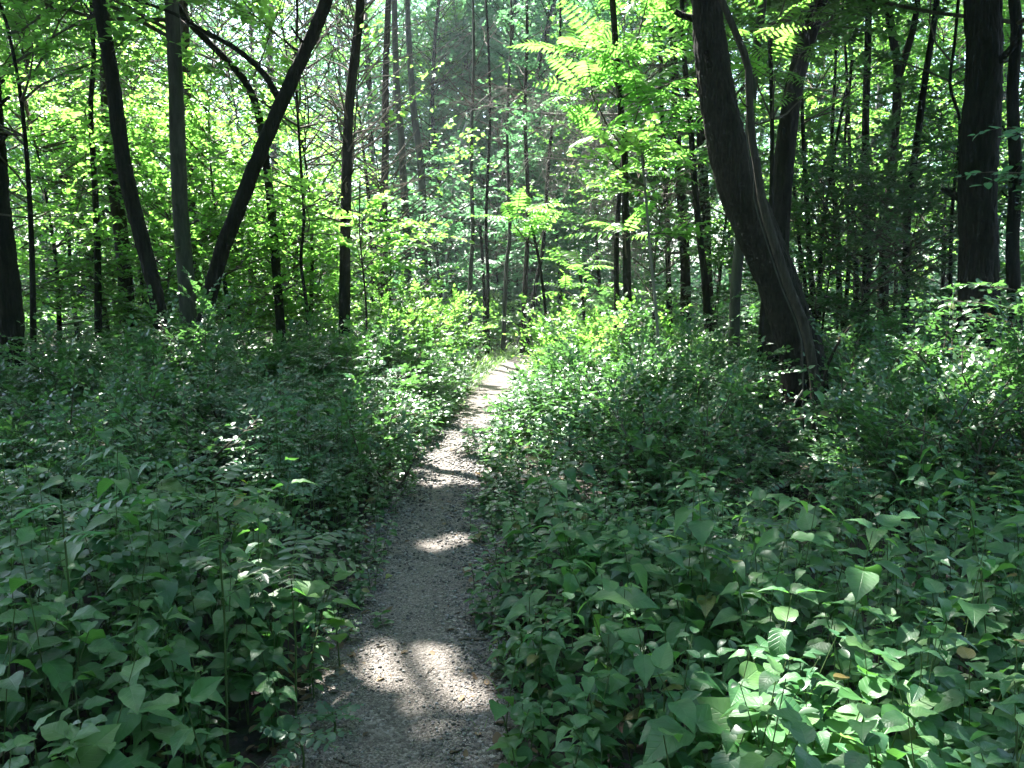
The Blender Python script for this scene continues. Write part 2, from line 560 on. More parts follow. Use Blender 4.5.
BARK = bark_mat('dark_bark', G(.002, .0017, .0013), G(.02, .0165, .012), 1.3, G(.007, .008, .0045), 1.0)
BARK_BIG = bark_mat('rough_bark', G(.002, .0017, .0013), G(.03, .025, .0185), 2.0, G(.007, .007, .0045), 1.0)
BARK_BROWN = bark_mat('brown_bark', G(.008, .006, .0045), G(.04, .031, .023), 1.3, None, .9)
BARK_STEM = bark_mat('vine_bark', G(.014, .012, .0095), G(.06, .051, .042), 1.5, None, .8)
BARK_GREY = bark_mat('grey_bark', G(.022, .0215, .019), G(.08, .078, .07), .8, G(.045, .05, .038), .4)
BARK_PALE = bark_mat('pale_bark', G(.16, .15, .13), G(.33, .31, .28), 1.2, bump=.3)
DEADWOOD = bark_mat('dead_wood', G(.09, .085, .076), G(.23, .215, .195), 1.5)


def ground_material():
    m, t, out = mat_new('forest_floor')
    N, L = t.nodes.new, t.links.new
    tc = N('ShaderNodeTexCoord')
    n1 = N('ShaderNodeTexNoise'); n1.inputs['Scale'].default_value = 9; n1.inputs['Detail'].default_value = 8; n1.inputs['Roughness'].default_value = .7
    L(tc.outputs['Object'], n1.inputs[0])
    vo = N('ShaderNodeTexVoronoi'); vo.inputs['Scale'].default_value = 26
    L(tc.outputs['Object'], vo.inputs[0])
    r = ramp(t, [(.3, (.018, .014, .01)), (.5, (.045, .034, .022)), (.75, (.09, .07, .045))])
    L(n1.outputs[0], r.inputs[0])
    mx = N('ShaderNodeMix'); mx.data_type = 'RGBA'; mx.blend_type = 'OVERLAY'; mx.inputs[0].default_value = .5
    L(r.outputs[0], mx.inputs[6]); L(vo.outputs['Color'], mx.inputs[7])
    hs = N('ShaderNodeHueSaturation'); hs.inputs['Saturation'].default_value = .55; hs.inputs['Value'].default_value = .55
    L(mx.outputs[2], hs.inputs['Color'])
    bs = N('ShaderNodeBsdfPrincipled'); bs.inputs['Roughness'].default_value = .95; bs.inputs['Specular IOR Level'].default_value = .2
    L(hs.outputs[0], bs.inputs['Base Color'])
    bu = N('ShaderNodeBump'); bu.inputs['Strength'].default_value = .8; bu.inputs['Distance'].default_value = .03
    L(n1.outputs[0], bu.inputs['Height']); L(bu.outputs[0], bs.inputs['Normal'])
    L(bs.outputs[0], out.inputs[0])
    return m


def path_material():
    m, t, out = mat_new('gravel_path')
    N, L = t.nodes.new, t.links.new
    tc = N('ShaderNodeTexCoord')
    v1 = N('ShaderNodeTexVoronoi'); v1.inputs['Scale'].default_value = 75
    v2 = N('ShaderNodeTexVoronoi'); v2.inputs['Scale'].default_value = 170
    n1 = N('ShaderNodeTexNoise'); n1.inputs['Scale'].default_value = 3.2; n1.inputs['Detail'].default_value = 6
    n2 = N('ShaderNodeTexNoise'); n2.inputs['Scale'].default_value = 120; n2.inputs['Detail'].default_value = 4
    for n in (v1, v2, n1, n2):
        L(tc.outputs['Object'], n.inputs[0])
    sp = N('ShaderNodeSeparateColor')
    L(v1.outputs['Color'], sp.inputs[0])
    r1 = ramp(t, [(0, (.063, .055, .048)), (.45, (.155, .138, .122)), (.8, (.25, .227, .205)), (1, (.41, .38, .35))])
    L(sp.outputs[0], r1.inputs[0])
    sp2 = N('ShaderNodeSeparateColor')
    L(v2.outputs['Color'], sp2.inputs[0])
    r2 = ramp(t, [(0, (.072, .062, .053)), (.6, (.178, .158, .14)), (1, (.31, .28, .255))])
    L(sp2.outputs[0], r2.inputs[0])
    mx = N('ShaderNodeMix'); mx.data_type = 'RGBA'
    rs = ramp(t, [(.35, (0, 0, 0)), (.6, (1, 1, 1))])
    L(n1.outputs[0], rs.inputs[0]); L(rs.outputs[0], mx.inputs[0])
    L(r1.outputs[0], mx.inputs[6]); L(r2.outputs[0], mx.inputs[7])
    mx2 = N('ShaderNodeMix'); mx2.data_type = 'RGBA'; mx2.blend_type = 'MULTIPLY'; mx2.inputs[0].default_value = .6
    rn = ramp(t, [(.3, (.55, .5, .45)), (.7, (1, 1, 1))])
    L(n2.outputs[0], rn.inputs[0])
    L(mx.outputs[2], mx2.inputs[6]); L(rn.outputs[0], mx2.inputs[7])
    bs = N('ShaderNodeBsdfPrincipled'); bs.inputs['Roughness'].default_value = .9; bs.inputs['Specular IOR Level'].default_value = .3
    L(mx2.outputs[2], bs.inputs['Base Color'])
    hm = N('ShaderNodeMath'); hm.operation = 'ADD'
    L(v1.outputs['Distance'], hm.inputs[0]); L(v2.outputs['Distance'], hm.inputs[1])
    bu = N('ShaderNodeBump'); bu.inputs['Strength'].default_value = .9; bu.inputs['Distance'].default_value = .012; bu.invert = True
    L(hm.outputs[0], bu.inputs['Height']); L(bu.outputs[0], bs.inputs['Normal'])
    L(bs.outputs[0], out.inputs[0])
    return m


def stone_material():
    m, t, out = mat_new('stone')
    N, L = t.nodes.new, t.links.new
    geo = N('ShaderNodeNewGeometry')
    r = ramp(t, [(0, (.049, .043, .037)), (.4, (.118, .104, .092)), (.75, (.195, .176, .158)), (1, (.325, .297, .272))])
    L(geo.outputs['Random Per Island'], r.inputs[0])
    tc = N('ShaderNodeTexCoord')
    n = N('ShaderNodeTexNoise'); n.inputs['Scale'].default_value = 90
    L(tc.outputs['Object'], n.inputs[0])
    mx = N('ShaderNodeMix'); mx.data_type = 'RGBA'; mx.blend_type = 'MULTIPLY'; mx.inputs[0].default_value = .5
    L(r.outputs[0], mx.inputs[6]); L(n.outputs['Color'], mx.inputs[7])
    hs = N('ShaderNodeHueSaturation'); hs.inputs['Saturation'].default_value = .55; hs.inputs['Value'].default_value = 1.05
    L(mx.outputs[2], hs.inputs['Color'])
    bs = N('ShaderNodeBsdfPrincipled'); bs.inputs['Roughness'].default_value = .8
    L(hs.outputs[0], bs.inputs['Base Color'])
    L(bs.outputs[0], out.inputs[0])
    return m


GROUND = ground_material()
PATHM = path_material()
STONE = stone_material()
LITTER = leaf_mat('dry_leaf', [G(.06, .04, .025), G(.12, .085, .05), G(.18, .13, .08)], G(.2, .14, .07), .2, .7, .2)


# ------------------------------------------------------------------ naming
def tag(o, label=None, cat=None, group=None, kind=None):
    if label:
        o['label'] = label
    if cat:
        o['category'] = cat
    if group:
        o['group'] = group
    if kind:
        o['kind'] = kind
    return o


def empty(name, loc):
    o = bpy.data.objects.new(name, None)
    o.empty_display_size = .2
    o.location = [float(c) for c in loc]
    COL.objects.link(o)
    return o


# ------------------------------------------------------------------ ground and path
def build_ground():
    mb = MB()
    xs = np.concatenate([np.linspace(-400, -26, 10), np.linspace(-24, 24, 161), np.linspace(26, 400, 10)])
    ys = np.concatenate([np.linspace(-400, -8, 8), np.linspace(-6, 40, 155), np.linspace(42, 700, 16)])
    X, Y = np.meshgrid(xs, ys)
    Z = gz(X, Y)
    V = np.stack([X, Y, Z], -1).reshape(-1, 3)
    nx = len(xs)
    i, j = np.meshgrid(np.arange(len(ys) - 1), np.arange(nx - 1), indexing='ij')
    F = np.stack([i * nx + j, i * nx + j + 1, (i + 1) * nx + j + 1, (i + 1) * nx + j], -1)
    mb.add(V, F)
    tag(mb.build('ground', GROUND), kind='structure')
    mb = MB()
    n = 9
    t = np.linspace(0, 1, n)
    jit = .05 * np.sin(yy * 1.9) + .035 * np.sin(yy * 4.7 + 1)
    jit2 = .05 * np.sin(yy * 2.3 + 2) + .03 * np.sin(yy * 5.3)
    X = (PLX - .10 + jit)[:, None] * (1 - t) + (PRX + .08 + jit2)[:, None] * t
    Y = yy[:, None] + 0 * t
    Z = gz(X, Y) + .006 + .012 * np.sin(np.pi * np.abs(t - .5) * 2)[None]
    V = np.stack([X, Y, Z], -1).reshape(-1, 3)
    i, j = np.meshgrid(np.arange(len(yy) - 1), np.arange(n - 1), indexing='ij')
    F = np.stack([i * n + j, i * n + j + 1, (i + 1) * n + j + 1, (i + 1) * n + j], -1)
    mb.add(V, F)
    tag(mb.build('path', PATHM), kind='structure')


build_ground()

# ------------------------------------------------------------------ trees
def fan(base, n, el, ln, curve=.0, jitter=.25, npts=6, az0=None, az=None):
    """limbs from base points (n,3) outward; el elevation angle(s) in radians; ln length(s); curve + lifts, - droops"""
    if az is None:
        az = (az0 if az0 is not None else rng.uniform(0, 6.28)) + np.arange(n) * 2.4 + rng.normal(0, .3, n)
    el = np.broadcast_to(el, (n,)) + rng.normal(0, .12, n)
    ln = np.broadcast_to(ln, (n,))
    d = np.stack([np.cos(az) * np.cos(el), np.sin(az) * np.cos(el), np.sin(el)], 1)
    s = np.linspace(0, 1, npts)
    P = base[:, None] + d[:, None] * (ln[:, None] * s)[..., None]
    P[..., 2] += curve * ln[:, None] * s ** 2
    w = rng.normal(0, jitter, (n, 1, 3)) * np.sin(s * 3.1)[None, :, None] * ln[:, None, None] * .18
    w2 = rng.normal(0, jitter, (n, 1, 3)) * np.sin(s * 6.3)[None, :, None] * ln[:, None, None] * .10
    return P + w + w2


def on_limbs(L, per, lo=.25):
    """points on limbs and outward directions for twigs: returns O, D"""
    n, p, _ = L.shape
    t = rng.uniform(lo, 1, (n, per))
    t[:, 0] = 1.0
    x = t * (p - 1)
    i = np.minimum(x.astype(int), p - 2)
    f = (x - i)[..., None]
    a = np.take_along_axis(L, i[..., None].repeat(3, -1), 1)
    b = np.take_along_axis(L, (i + 1)[..., None].repeat(3, -1), 1)
    O = a * (1 - f) + b * f
    T = unit(b - a)
    S = unit(np.cross(T, [0, 0, 1.0]))
    sg = np.where(rng.random((n, per)) < .5, -1, 1)[..., None]
    D = T * rng.uniform(.3, 1.0, (n, per, 1)) + S * sg * rng.uniform(.3, 1.0, (n, per, 1)) + rng.normal(0, .22, (n, per, 3))
    D[:, 0] = T[:, 0]
    return O.reshape(-1, 3), D.reshape(-1, 3)


def crown_mesh(path, z0, z1, n_limb, limb_len, el, per, spray_len, K, size, tmpl, leaf, curve=0., mask=True, pinnate=False,
               twig=.004, shape='round', bare=.3, wf=1.0, flat=.35, az=None, sag=.12, limb_mb=None, limb_r=.03, droop=.15):
    mb = MB()
    zz = rng.uniform(0, 1, n_limb) ** .9
    zs = z0 + (z1 - z0) * zz
    order = np.argsort(path[:, 2])
    bx = np.stack([np.interp(zs, path[order, 2], path[order, k]) for k in range(3)], 1)
    bx[:, 2] = zs
    if shape == 'round':
        ll = limb_len * (.55 + .6 * np.sin(np.pi * (.15 + .75 * zz)))
    elif shape == 'cone':
        ll = limb_len * (1.1 - .9 * zz)
    else:
        ll = limb_len * rng.uniform(.6, 1.1, n_limb)
    L = fan(bx, n_limb, el + .5 * zz, ll * rng.uniform(.75, 1.15, n_limb), curve, az=az)
    if mask is True:                       # a limb stops short of the gaps in the canopy
        p = L.shape[1]
        tt = np.linspace(0, 1, 32)
        i0 = np.minimum((tt * (p - 1)).astype(int), p - 2)
        fr = (tt * (p - 1) - i0)[None, :, None]
        fine = L[:, i0] * (1 - fr) + L[:, i0 + 1] * fr
        okp = keep_prob(fine.reshape(-1, 3), False).reshape(len(L), -1) > .5
        first = np.where(okp.all(1), 31, np.maximum(np.argmin(okp, 1) - 1, 0))
        open_sun = keep_prob(fine[:, 8:].reshape(-1, 3), True).reshape(len(L), -1).mean(1)
        kl = (first > 3) & (open_sun > .4)
        L, ll, fine, first = L[kl], ll[kl], fine[kl], first[kl]
        ix = (first[:, None] * np.linspace(0, 1, p)[None]).astype(int)
        L = np.take_along_axis(fine, ix[..., None].repeat(3, -1), 1) + rng.normal(0, 1e-4, (len(ix), p, 3))
    n, p, _ = L.shape
    add_tubes(limb_mb if limb_mb is not None else mb, L, limb_r * (ll / limb_len)[:, None] * np.linspace(1, .2, p)[None], 5, 0 if limb_mb is not None else 1)
    O, D = on_limbs(L, per, bare)
    sprays(mb, O, D, spray_len * rng.uniform(.6, 1.3, len(O)), K, size, tmpl, 0, 1, twig, flat, pinnate, sag, droop, wf, mask=mask)
    return mb


def trunk_path(px, Y, H, n=None):
    """pixel polyline (foot first) at distance Y -> world points; carried on above the frame to height H"""
    P = np.array([at(x, y, Y) for x, y in px])
    P[0, 2] = min(P[0, 2], gz(P[0, 0], P[0, 1]) - .08) if P[0, 2] < .6 else P[0, 2]
    if P[0, 2] > gz(P[0, 0], P[0, 1]) - .05:
        d = P[0] - P[1]
        f = np.array([P[0, 0] + d[0] * .3, Y, gz(P[0, 0], Y) - .1])
        P = np.vstack([f, P])
    if H and H > P[-1, 2] + .5:
        d = unit(P[-1] - P[-2])
        p = P[-1].copy()
        ext = []
        while p[2] < H:
            d = unit(d + np.array([rng.normal(0, .06), rng.normal(0, .06), .18]))
            p = p + d * min(1.2, max(.5, (H - p[2])))
            ext.append(p)
        P = np.vstack([P, ext])
    return P


def bark_noise(u, v, nu, rg):
    """value noise, periodic in u (0..1), v in cells"""
    nv = int(v.max()) + 3
    g = rg.random((nv, nu))
    x = u * nu
    i, j = np.floor(x).astype(int), np.floor(v).astype(int)
    fx, fy = x - i, v - j
    fx, fy = fx * fx * (3 - 2 * fx), fy * fy * (3 - 2 * fy)
    a, b = g[j, i % nu], g[j, (i + 1) % nu]
    c, d = g[j + 1, i % nu], g[j + 1, (i + 1) % nu]
    return (a * (1 - fx) + b * fx) * (1 - fy) + (c * (1 - fx) + d * fx) * fy


def relief(pts, rad, nseg, amp, cell):
    """a trunk whose bark plates and furrows are real relief"""
    rg = np.random.default_rng(int(abs(pts[0, 0]) * 1000) + 3)
    s = np.concatenate([[0], np.cumsum(np.linalg.norm(np.diff(pts, axis=0), axis=1))])
    u, v = np.meshgrid(np.arange(nseg) / nseg, s)
    nu = max(8, int(2 * np.pi * rad.mean() / cell))
    warp = (bark_noise(u, v / (cell * 3), max(4, nu // 3), rg) - .5) * 1.2 / nu
    n1 = bark_noise((u + warp) % 1, v / (cell * 2.6), nu, rg)
    n2 = bark_noise((u - warp) % 1, v / (cell * 1.1), nu * 2, rg)
    low = bark_noise(u, v / .5, 5, rg)
    rid = np.clip(1.6 * np.abs(2 * n1 - 1), 0, 1)
    h = amp * (rid * .9 + .45 * n2) + rad[:, None] * .12 * (low - .5)
    T = unit(np.gradient(pts, axis=0))
    S = unit(np.cross(T, [1.0, 0, 0]))
    U = np.cross(S, T)
    a = u * 2 * np.pi
    rr = rad[:, None] + h - amp * .6
    return pts[:, None] + rr[..., None] * (np.cos(a)[..., None] * S[:, None] + np.sin(a)[..., None] * U[:, None])


def make_trunk(P, r0, r1, bark, parent, name='trunk', nseg=14, step=.16, flare=.5, rough=.05, origin=None, rpix=None, rtop=.03):
    """one tapered trunk mesh; r0 radius at the foot, r1 where the frame ends, rpix optional radii at the given points"""
    n = int(max(8, min(110, np.sum(np.linalg.norm(np.diff(P, axis=0), axis=1)) / step)))
    if rpix is None:
        s = np.concatenate([[0], np.cumsum(np.linalg.norm(np.diff(P, axis=0), axis=1))])
        rr = r0 + (r1 - r0) * np.clip(s / max(s[-1], .01) * 1.4, 0, 1)
    else:
        rr = rpix
    Q = resample(np.column_stack([P, rr]), n)
    pts, rad = Q[:, :3], Q[:, 3].copy()
    s = np.linspace(0, np.sum(np.linalg.norm(np.diff(pts, axis=0), axis=1)), n)
    rad *= 1 + flare * np.exp(-s / .22)
    wob = np.stack([np.sin(s * 2.1 + P[0, 0] * 9), np.cos(s * 1.7 + P[0, 0] * 5), 0 * s], 1) * (rad * .12)[:, None]
    mb = MB()
    if nseg >= 18:
        low = pts[:, 2] < 6.2
        k = int(low.sum())
        m = int(s[k - 1] / .03)
        s2 = np.linspace(0, s[k - 1], m)
        Qf = np.stack([np.interp(s2, s, (pts + wob)[:, c]) for c in range(3)], 1)
        rf = np.interp(s2, s, rad)
        ns = int(np.clip(2 * np.pi * rf.mean() / .014, 40, 120))
        smooth_bark = bark is BARK_GREY
        V = relief(Qf, rf, ns, .003 if smooth_bark else .006 + .024 * min(.5, rf.mean() / .5), .05 if smooth_bark else .03 + .03 * min(1, rf.mean() / .25))
        i = np.arange(m - 1)[:, None]
        j = np.arange(ns)[None]
        mb.add(V, np.stack([i * ns + j, i * ns + (j + 1) % ns, (i + 1) * ns + (j + 1) % ns, (i + 1) * ns + j], -1))
        k = max(0, k - 2)
        add_tubes(mb, (pts + wob)[None, k:], rad[None, k:], 20, 0, rough)
    else:
        add_tubes(mb, (pts + wob)[None], rad[None], nseg, 0, rough)
    return mb.build(name, bark, parent, origin=origin)


def tree(name, label, px, Y, w0, w1, bark, H=11, crown=None, group=None, limbs=(), cat='tree', nseg=14, flare=.5, wpx=None, rough=.05):
    P = trunk_path(px, Y, H)
    base = np.array([P[0, 0], P[0, 1], float(gz(P[0, 0], P[0, 1]))])
    o = empty(name, base)
    tag(o, label, cat, group)
    k = Y / FPX / 2
    if wpx is not None:
        rp = np.array(wpx, float) * k
        extra = len(P) - len(rp)
        head = 1 if len(P) > len(px) and P[1, 2] > P[0, 2] and abs(P[1, 2] - at(*px[0], Y)[2]) < 1e-6 else 0
        rp = np.concatenate([[rp[0]] * head, rp, np.linspace(rp[-1], rp[-1] * .35, extra - head)]) if extra else rp
        make_trunk(P, 0, 0, bark, o, nseg=nseg, flare=flare, origin=base, rpix=rp, rough=rough)
    else:
        make_trunk(P, w0 * k, w1 * k * .6 if H and H > 6 else w1 * k, bark, o, nseg=nseg, flare=flare, origin=base, rough=rough)
    for lp in limbs:
        pts = lp['pts'] if 'pts' in lp else np.array([at(x, y, Y + lp.get('dy', 0)) for x, y in lp['px']])
        make_trunk(pts, lp['w0'] * k, lp['w1'] * k, bark, o, 'limb', 8, .15, 0, .04, base)
    if nseg >= 14 and H:
        for _ in range(3):
            zz = rng.uniform(1.6, 4.6)
            q = np.array([np.interp(zz, P[:, 2], P[:, c]) for c in range(3)])
            a_ = rng.uniform(0, 6.28)
            dv = np.array([math.cos(a_), math.sin(a_), rng.uniform(.1, .7)])
            rr_ = w0 * k
            l_ = rr_ + rng.uniform(.05, .2)
            make_trunk(np.array([q, q + dv * l_ * .6, q + dv * l_ + [0, 0, .04]]), rr_ * .22, rr_ * .12, bark, o, 'branch_stub', 7, .08, 0, .08, base)
    if crown:
        cs = crown if isinstance(crown, list) else [crown]
        for c in cs:
            c = dict(c)
            leaf = c.pop('leaf')
            mb = crown_mesh(P, leaf=leaf, **c)
            mb.build('crown', [leaf, TWIG], o, smooth=c['tmpl'] is not T_Q1, origin=base)
    return o, P


UPPER = dict(z0=4.5, z1=11, n_limb=52, limb_len=4.3, el=.2, per=26, spray_len=.8, K=10, size=.15, tmpl=T_Q1, leaf=LEAF_CANOPY,
             curve=.15, twig=.005, limb_r=.034)


def upper(**kw):
    d = dict(UPPER)
    d.update(kw)
    return d


def low(z0, z1, n, ln, **kw):
    """a leafy crown within view"""
    d = dict(z0=z0, z1=z1, n_limb=n, limb_len=ln, el=.15, per=14, spray_len=.45, K=10, size=.09, tmpl=T_Q2, leaf=LEAF_MAPLE_SUNLIT,
             curve=.05, twig=.003, limb_r=.014, mask='low')
    d.update(kw)
    return d


# --- left side
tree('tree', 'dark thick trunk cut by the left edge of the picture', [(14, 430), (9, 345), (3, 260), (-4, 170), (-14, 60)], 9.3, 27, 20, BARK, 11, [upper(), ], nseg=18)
tree('sapling', 'thin wavy dark sapling second from the left edge', [(34, 370), (33, 300), (31, 230), (27, 160), (20, 90), (8, 30), (-2, 0)], 9.0, 7, 4, BARK, 6.5,
     [low(2.2, 6, 16, 1.5)], cat='sapling', nseg=8)
tree('tree', 'brown trunk leaning left far behind the two left saplings', [(108, 340), (98, 295), (86, 240), (72, 200), (58, 165), (40, 110)], 14.5, 12, 8, BARK_BROWN, 10, upper())
tree('tree', 'straight brown trunk half hidden behind the tall dark left trunk', [(130, 350), (127, 290), (121, 240), (112, 170), (107, 80), (104, 0)], 13, 16, 11, BARK_BROWN, 12, upper())
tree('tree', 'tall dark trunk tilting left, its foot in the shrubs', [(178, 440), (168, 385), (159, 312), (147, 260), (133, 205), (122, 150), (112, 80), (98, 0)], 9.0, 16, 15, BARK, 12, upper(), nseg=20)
tree('sapling', 'slim upright dark stem just left of the tall tilting trunk', [(99, 345), (98, 270), (94, 180), (91, 110), (94, 60), (91, 0)], 12, 8, 6, BARK, 8, [low(2.2, 8, 14, 1.7)], cat='sapling', nseg=8)
tree('tree', 'smooth grey upright trunk with knot holes on the left', [(189, 350), (184, 260), (179, 160), (175, 80), (171, 0)], 11, 17, 15, BARK_GREY, 13, upper(), nseg=20, flare=.3, rough=.02)
tree('tree', 'rough brown trunk standing close behind the smooth grey one', [(193, 345), (190, 200), (187, 100), (183, 0)], 14, 11, 11, BARK_BROWN, 12, upper())
tree('tree', 'dark trunk leaning strongly right with a branch reaching left', [(190, 380), (206, 312), (222, 250), (240, 205), (262, 150), (285, 95), (305, 50), (326, 0)], 9.5, 16, 14, BARK, 12,
     upper(), nseg=20, limbs=[dict(px=[(281, 105), (264, 74), (235, 48), (205, 32), (175, 14), (130, -2)], w0=7, w1=3), ])
tree('tree', 'thin dark trunk passing under the strongly leaning trunk', [(282, 345), (278, 285), (272, 220), (266, 165), (259, 115), (246, 82), (222, 55), (196, 30), (180, 10)], 12, 10, 8, BARK, 9,
     [low(2.4, 8, 16, 1.8)])
tree('sapling', 'short crooked bare-stemmed sapling right of the leaning trunk', [(309, 345), (306, 300), (301, 260), (304, 220), (301, 170)], 11, 4, 2.5, BARK, 5, low(2., 5, 12, 1.2), cat='sapling', nseg=8)
tree('tree', 'slim dark leafy trunk at the left end of the bright bank', [(345, 355), (344, 270), (347, 180), (349, 110), (355, 50), (360, 0)], 11.5, 12, 10, BARK, 12,
     [upper(), low(1.6, 6.5, 26, 1.0, leaf=LEAF_MAPLE_SUNLIT)])
tree('tree', 'slim brown trunk behind bright leaves right of the slim dark one', [(383, 350), (384, 225), (385, 150), (386, 80), (388, 0)], 19, 9, 8, BARK_BROWN, 13, upper(z0=6, limb_len=2.0))
tree('tree', 'grey trunk, left of a pair deep in the wood', [(409, 350), (406, 230), (402, 150), (397, 90), (394, 0)], 20, 9, 8, BARK_GREY, 13, upper(z0=7, limb_len=2.0))
tree('tree', 'grey trunk, right of a pair deep in the wood', [(425, 350), (423, 230), (420, 160), (414, 110), (409, 50), (408, 0)], 21, 10, 7, BARK_GREY, 13, upper(z0=8, limb_len=2.0))
tree('dead_tree', 'thin pale dead stem slanting right in the middle of the wood', [(443, 340), (447, 260), (452, 200), (460, 145), (467, 122)], 23, 5, 3, BARK_PALE, 0, None, cat='dead tree', nseg=8)
tree('dead_tree', 'short pale broken stem beside the slanting dead stem', [(457, 340), (457, 250), (459, 200), (462, 165)], 24, 5, 4, BARK_GREY, 0, None, cat='dead tree', nseg=8)

for lab, pxs, w, bk in [
    ('slim grey trunk, first of the thin ones right of the pale dead stem', [(470, 345), (470, 280), (473, 230), (471, 150), (474, 60)], 5, BARK_GREY),
    ('very thin dark trunk beyond the bend, left of the small glowing sumac', [(487, 345), (488, 280), (486, 220), (490, 120), (488, 40)], 4, BARK),
    ('thin grey trunk rising just behind the small glowing sumac', [(503, 345), (506, 270), (510, 230), (507, 130), (511, 40)], 4.5, BARK_GREY),
    ('thin brown trunk at the right of the path end', [(522, 345), (526, 270), (528, 200), (525, 110), (527, 30)], 5.5, BARK_BROWN),
    ('thin dark trunk leaning right beyond the path end', [(526, 345), (535, 290), (543, 245), (549, 160), (560, 40)], 4.5, BARK)]:
    tree('tree', lab, pxs, 17.5, w, w * .8, bk, 10, low(4.0, 6.6, 8, 1.2, leaf=LEAF_BLUE, size=.1, tmpl=T_Q1), nseg=8)

# --- right side
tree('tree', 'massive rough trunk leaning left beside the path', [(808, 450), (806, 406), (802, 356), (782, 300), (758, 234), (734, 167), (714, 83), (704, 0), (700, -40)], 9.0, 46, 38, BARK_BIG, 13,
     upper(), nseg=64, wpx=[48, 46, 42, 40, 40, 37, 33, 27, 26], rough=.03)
tree('tree', 'slender bent stem twisting up in front of the massive trunk', [(818, 475), (816, 456), (815, 390), (811, 356), (804, 323), (790, 289), (779, 256), (769, 225), (762, 200), (757, 167), (751, 134), (749, 100), (748, 67), (736, 33), (722, 0), (712, -30)], 7.7, 11, 8.5, BARK_STEM, 7,
     None, nseg=14, flare=.1)
tree('tree', 'dark trunk leaning right behind the massive trunk', [(772, 330), (779, 230), (786, 150), (793, 90), (806, 40), (824, -5)], 10.6, 25, 16, BARK, 11, upper(), nseg=16)
tree('tree', 'stout grey trunk partly hidden at the left of the massive trunk', [(734, 350), (736, 290), (741, 230), (748, 150), (756, 60)], 11.2, 12, 9, BARK_GREY, 10, upper())
tree('tree', 'slim dark trunk between the twin stems and the massive trunk', [(712, 355), (706, 290), (699, 230), (694, 180), (690, 120), (684, 50)], 12, 8, 6, BARK, 9, [upper(z0=5.5)])
tree('tree', 'reddish brown trunk behind the pale sapling', [(688, 345), (685, 270), (682, 210), (676, 120), (672, 0)], 15, 11, 9, BARK_BROWN, 11, upper(z0=6))
tree('tree', 'thin straight dark trunk just left of the reddish trunk', [(671, 345), (668, 250), (664, 160), (660, 40)], 15.5, 6, 5, BARK, 11, upper(z0=6))
tree('sapling', 'thin pale sapling standing in the right bank of shrubs', [(663, 390), (657, 320), (651, 260), (646, 200), (641, 150)], 9, 4, 2.5, DEADWOOD, 0, low(2.0, 3, 4, .45), cat='sapling', nseg=8)
tree('tree', 'upright slim dark trunk at the right, left of the forked tree', [(866, 355), (866, 260), (866, 180), (866, 100), (869, 0)], 14, 9, 8, BARK, 12, upper(z0=6))
tree('tree', 'forked trunk splitting into a narrow Y at the right', [(882, 355), (884, 270), (889, 200), (896, 120), (898, 72), (893, 40), (886, 5)], 14.3, 12, 8, BARK_BROWN, 12, upper(z0=6),
     limbs=[dict(px=[(897, 82), (906, 52), (914, 25), (919, -12), (925, -60)], w0=8, w1=5)])
tree('tree', 'slim dark trunk bending right of the forked tree', [(905, 345), (906, 260), (909, 200), (917, 140), (925, 80), (936, 10)], 13, 9, 7, BARK, 10, upper(z0=5.5))
tree('sapling', 'thin crooked stem left of the broad straight trunk', [(950, 330), (951, 250), (953, 200), (960, 125), (950, 85), (955, 40)], 12, 4.5, 3, BARK, 6, low(2.5, 6, 12, 1.5, leaf=LEAF_DARK), cat='sapling', nseg=8)
tree('tree', 'broad straight dark trunk near the right edge', [(978, 455), (973, 385), (976, 310), (980, 235), (981, 150), (981, 60), (982, -20)], 9.4, 46, 37, BARK, 13, upper(), nseg=30,
     wpx=[50, 44, 39, 35, 33, 32, 32], rough=.03)
tree('tree', 'crooked trunk close to the right edge of the picture', [(1016, 345), (1012, 250), (1016, 170), (1013, 90), (1016, 30), (1012, -20)], 10.8, 14, 12, BARK, 11, upper(), nseg=16)

tree('rim_light_strip', 'thin pale strip standing for the sunlit left rim of the slender bent stem', [(806, 400), (802, 350), (796, 323), (782, 289), (771, 256), (761, 225), (754, 200), (755, 184), (751, 167), (747, 140)], 7.6, 1.9, 1.2, BARK_GREY, 0,
     None, cat='painted light', nseg=8, flare=.1)  # pale strip added to draw the sunlit rim on the bent stem

# many-stemmed small trees between the massive trunk and the fork
for lab, pxs, Y in [
    ('many-stemmed dark small tree right of the massive trunk', [[(815, 330), (808, 230), (803, 130), (800, 20)], [(818, 330), (822, 240), (835, 150), (846, 90)], [(812, 330), (800, 250), (793, 170)]], 13.5),
    ('thin double-stemmed tree left of the upright slim dark trunk', [[(842, 335), (838, 250), (832, 150), (836, 40), (830, -20)], [(844, 335), (849, 250), (845, 150), (852, 60)]], 15),
    ('slender stem with side shoots beside the forked tree', [[(858, 340), (855, 250), (850, 160), (846, 60)], [(860, 340), (870, 270), (884, 200)]], 16)]:
    o, P = tree('small_tree', lab, pxs[0], Y, 7, 4, BARK, 8, [low(2.0, 7, 13, 1.6, leaf=LEAF_CANOPY, size=.09)], nseg=8,
                limbs=[dict(px=q, w0=5, w1=3) for q in pxs[1:]])


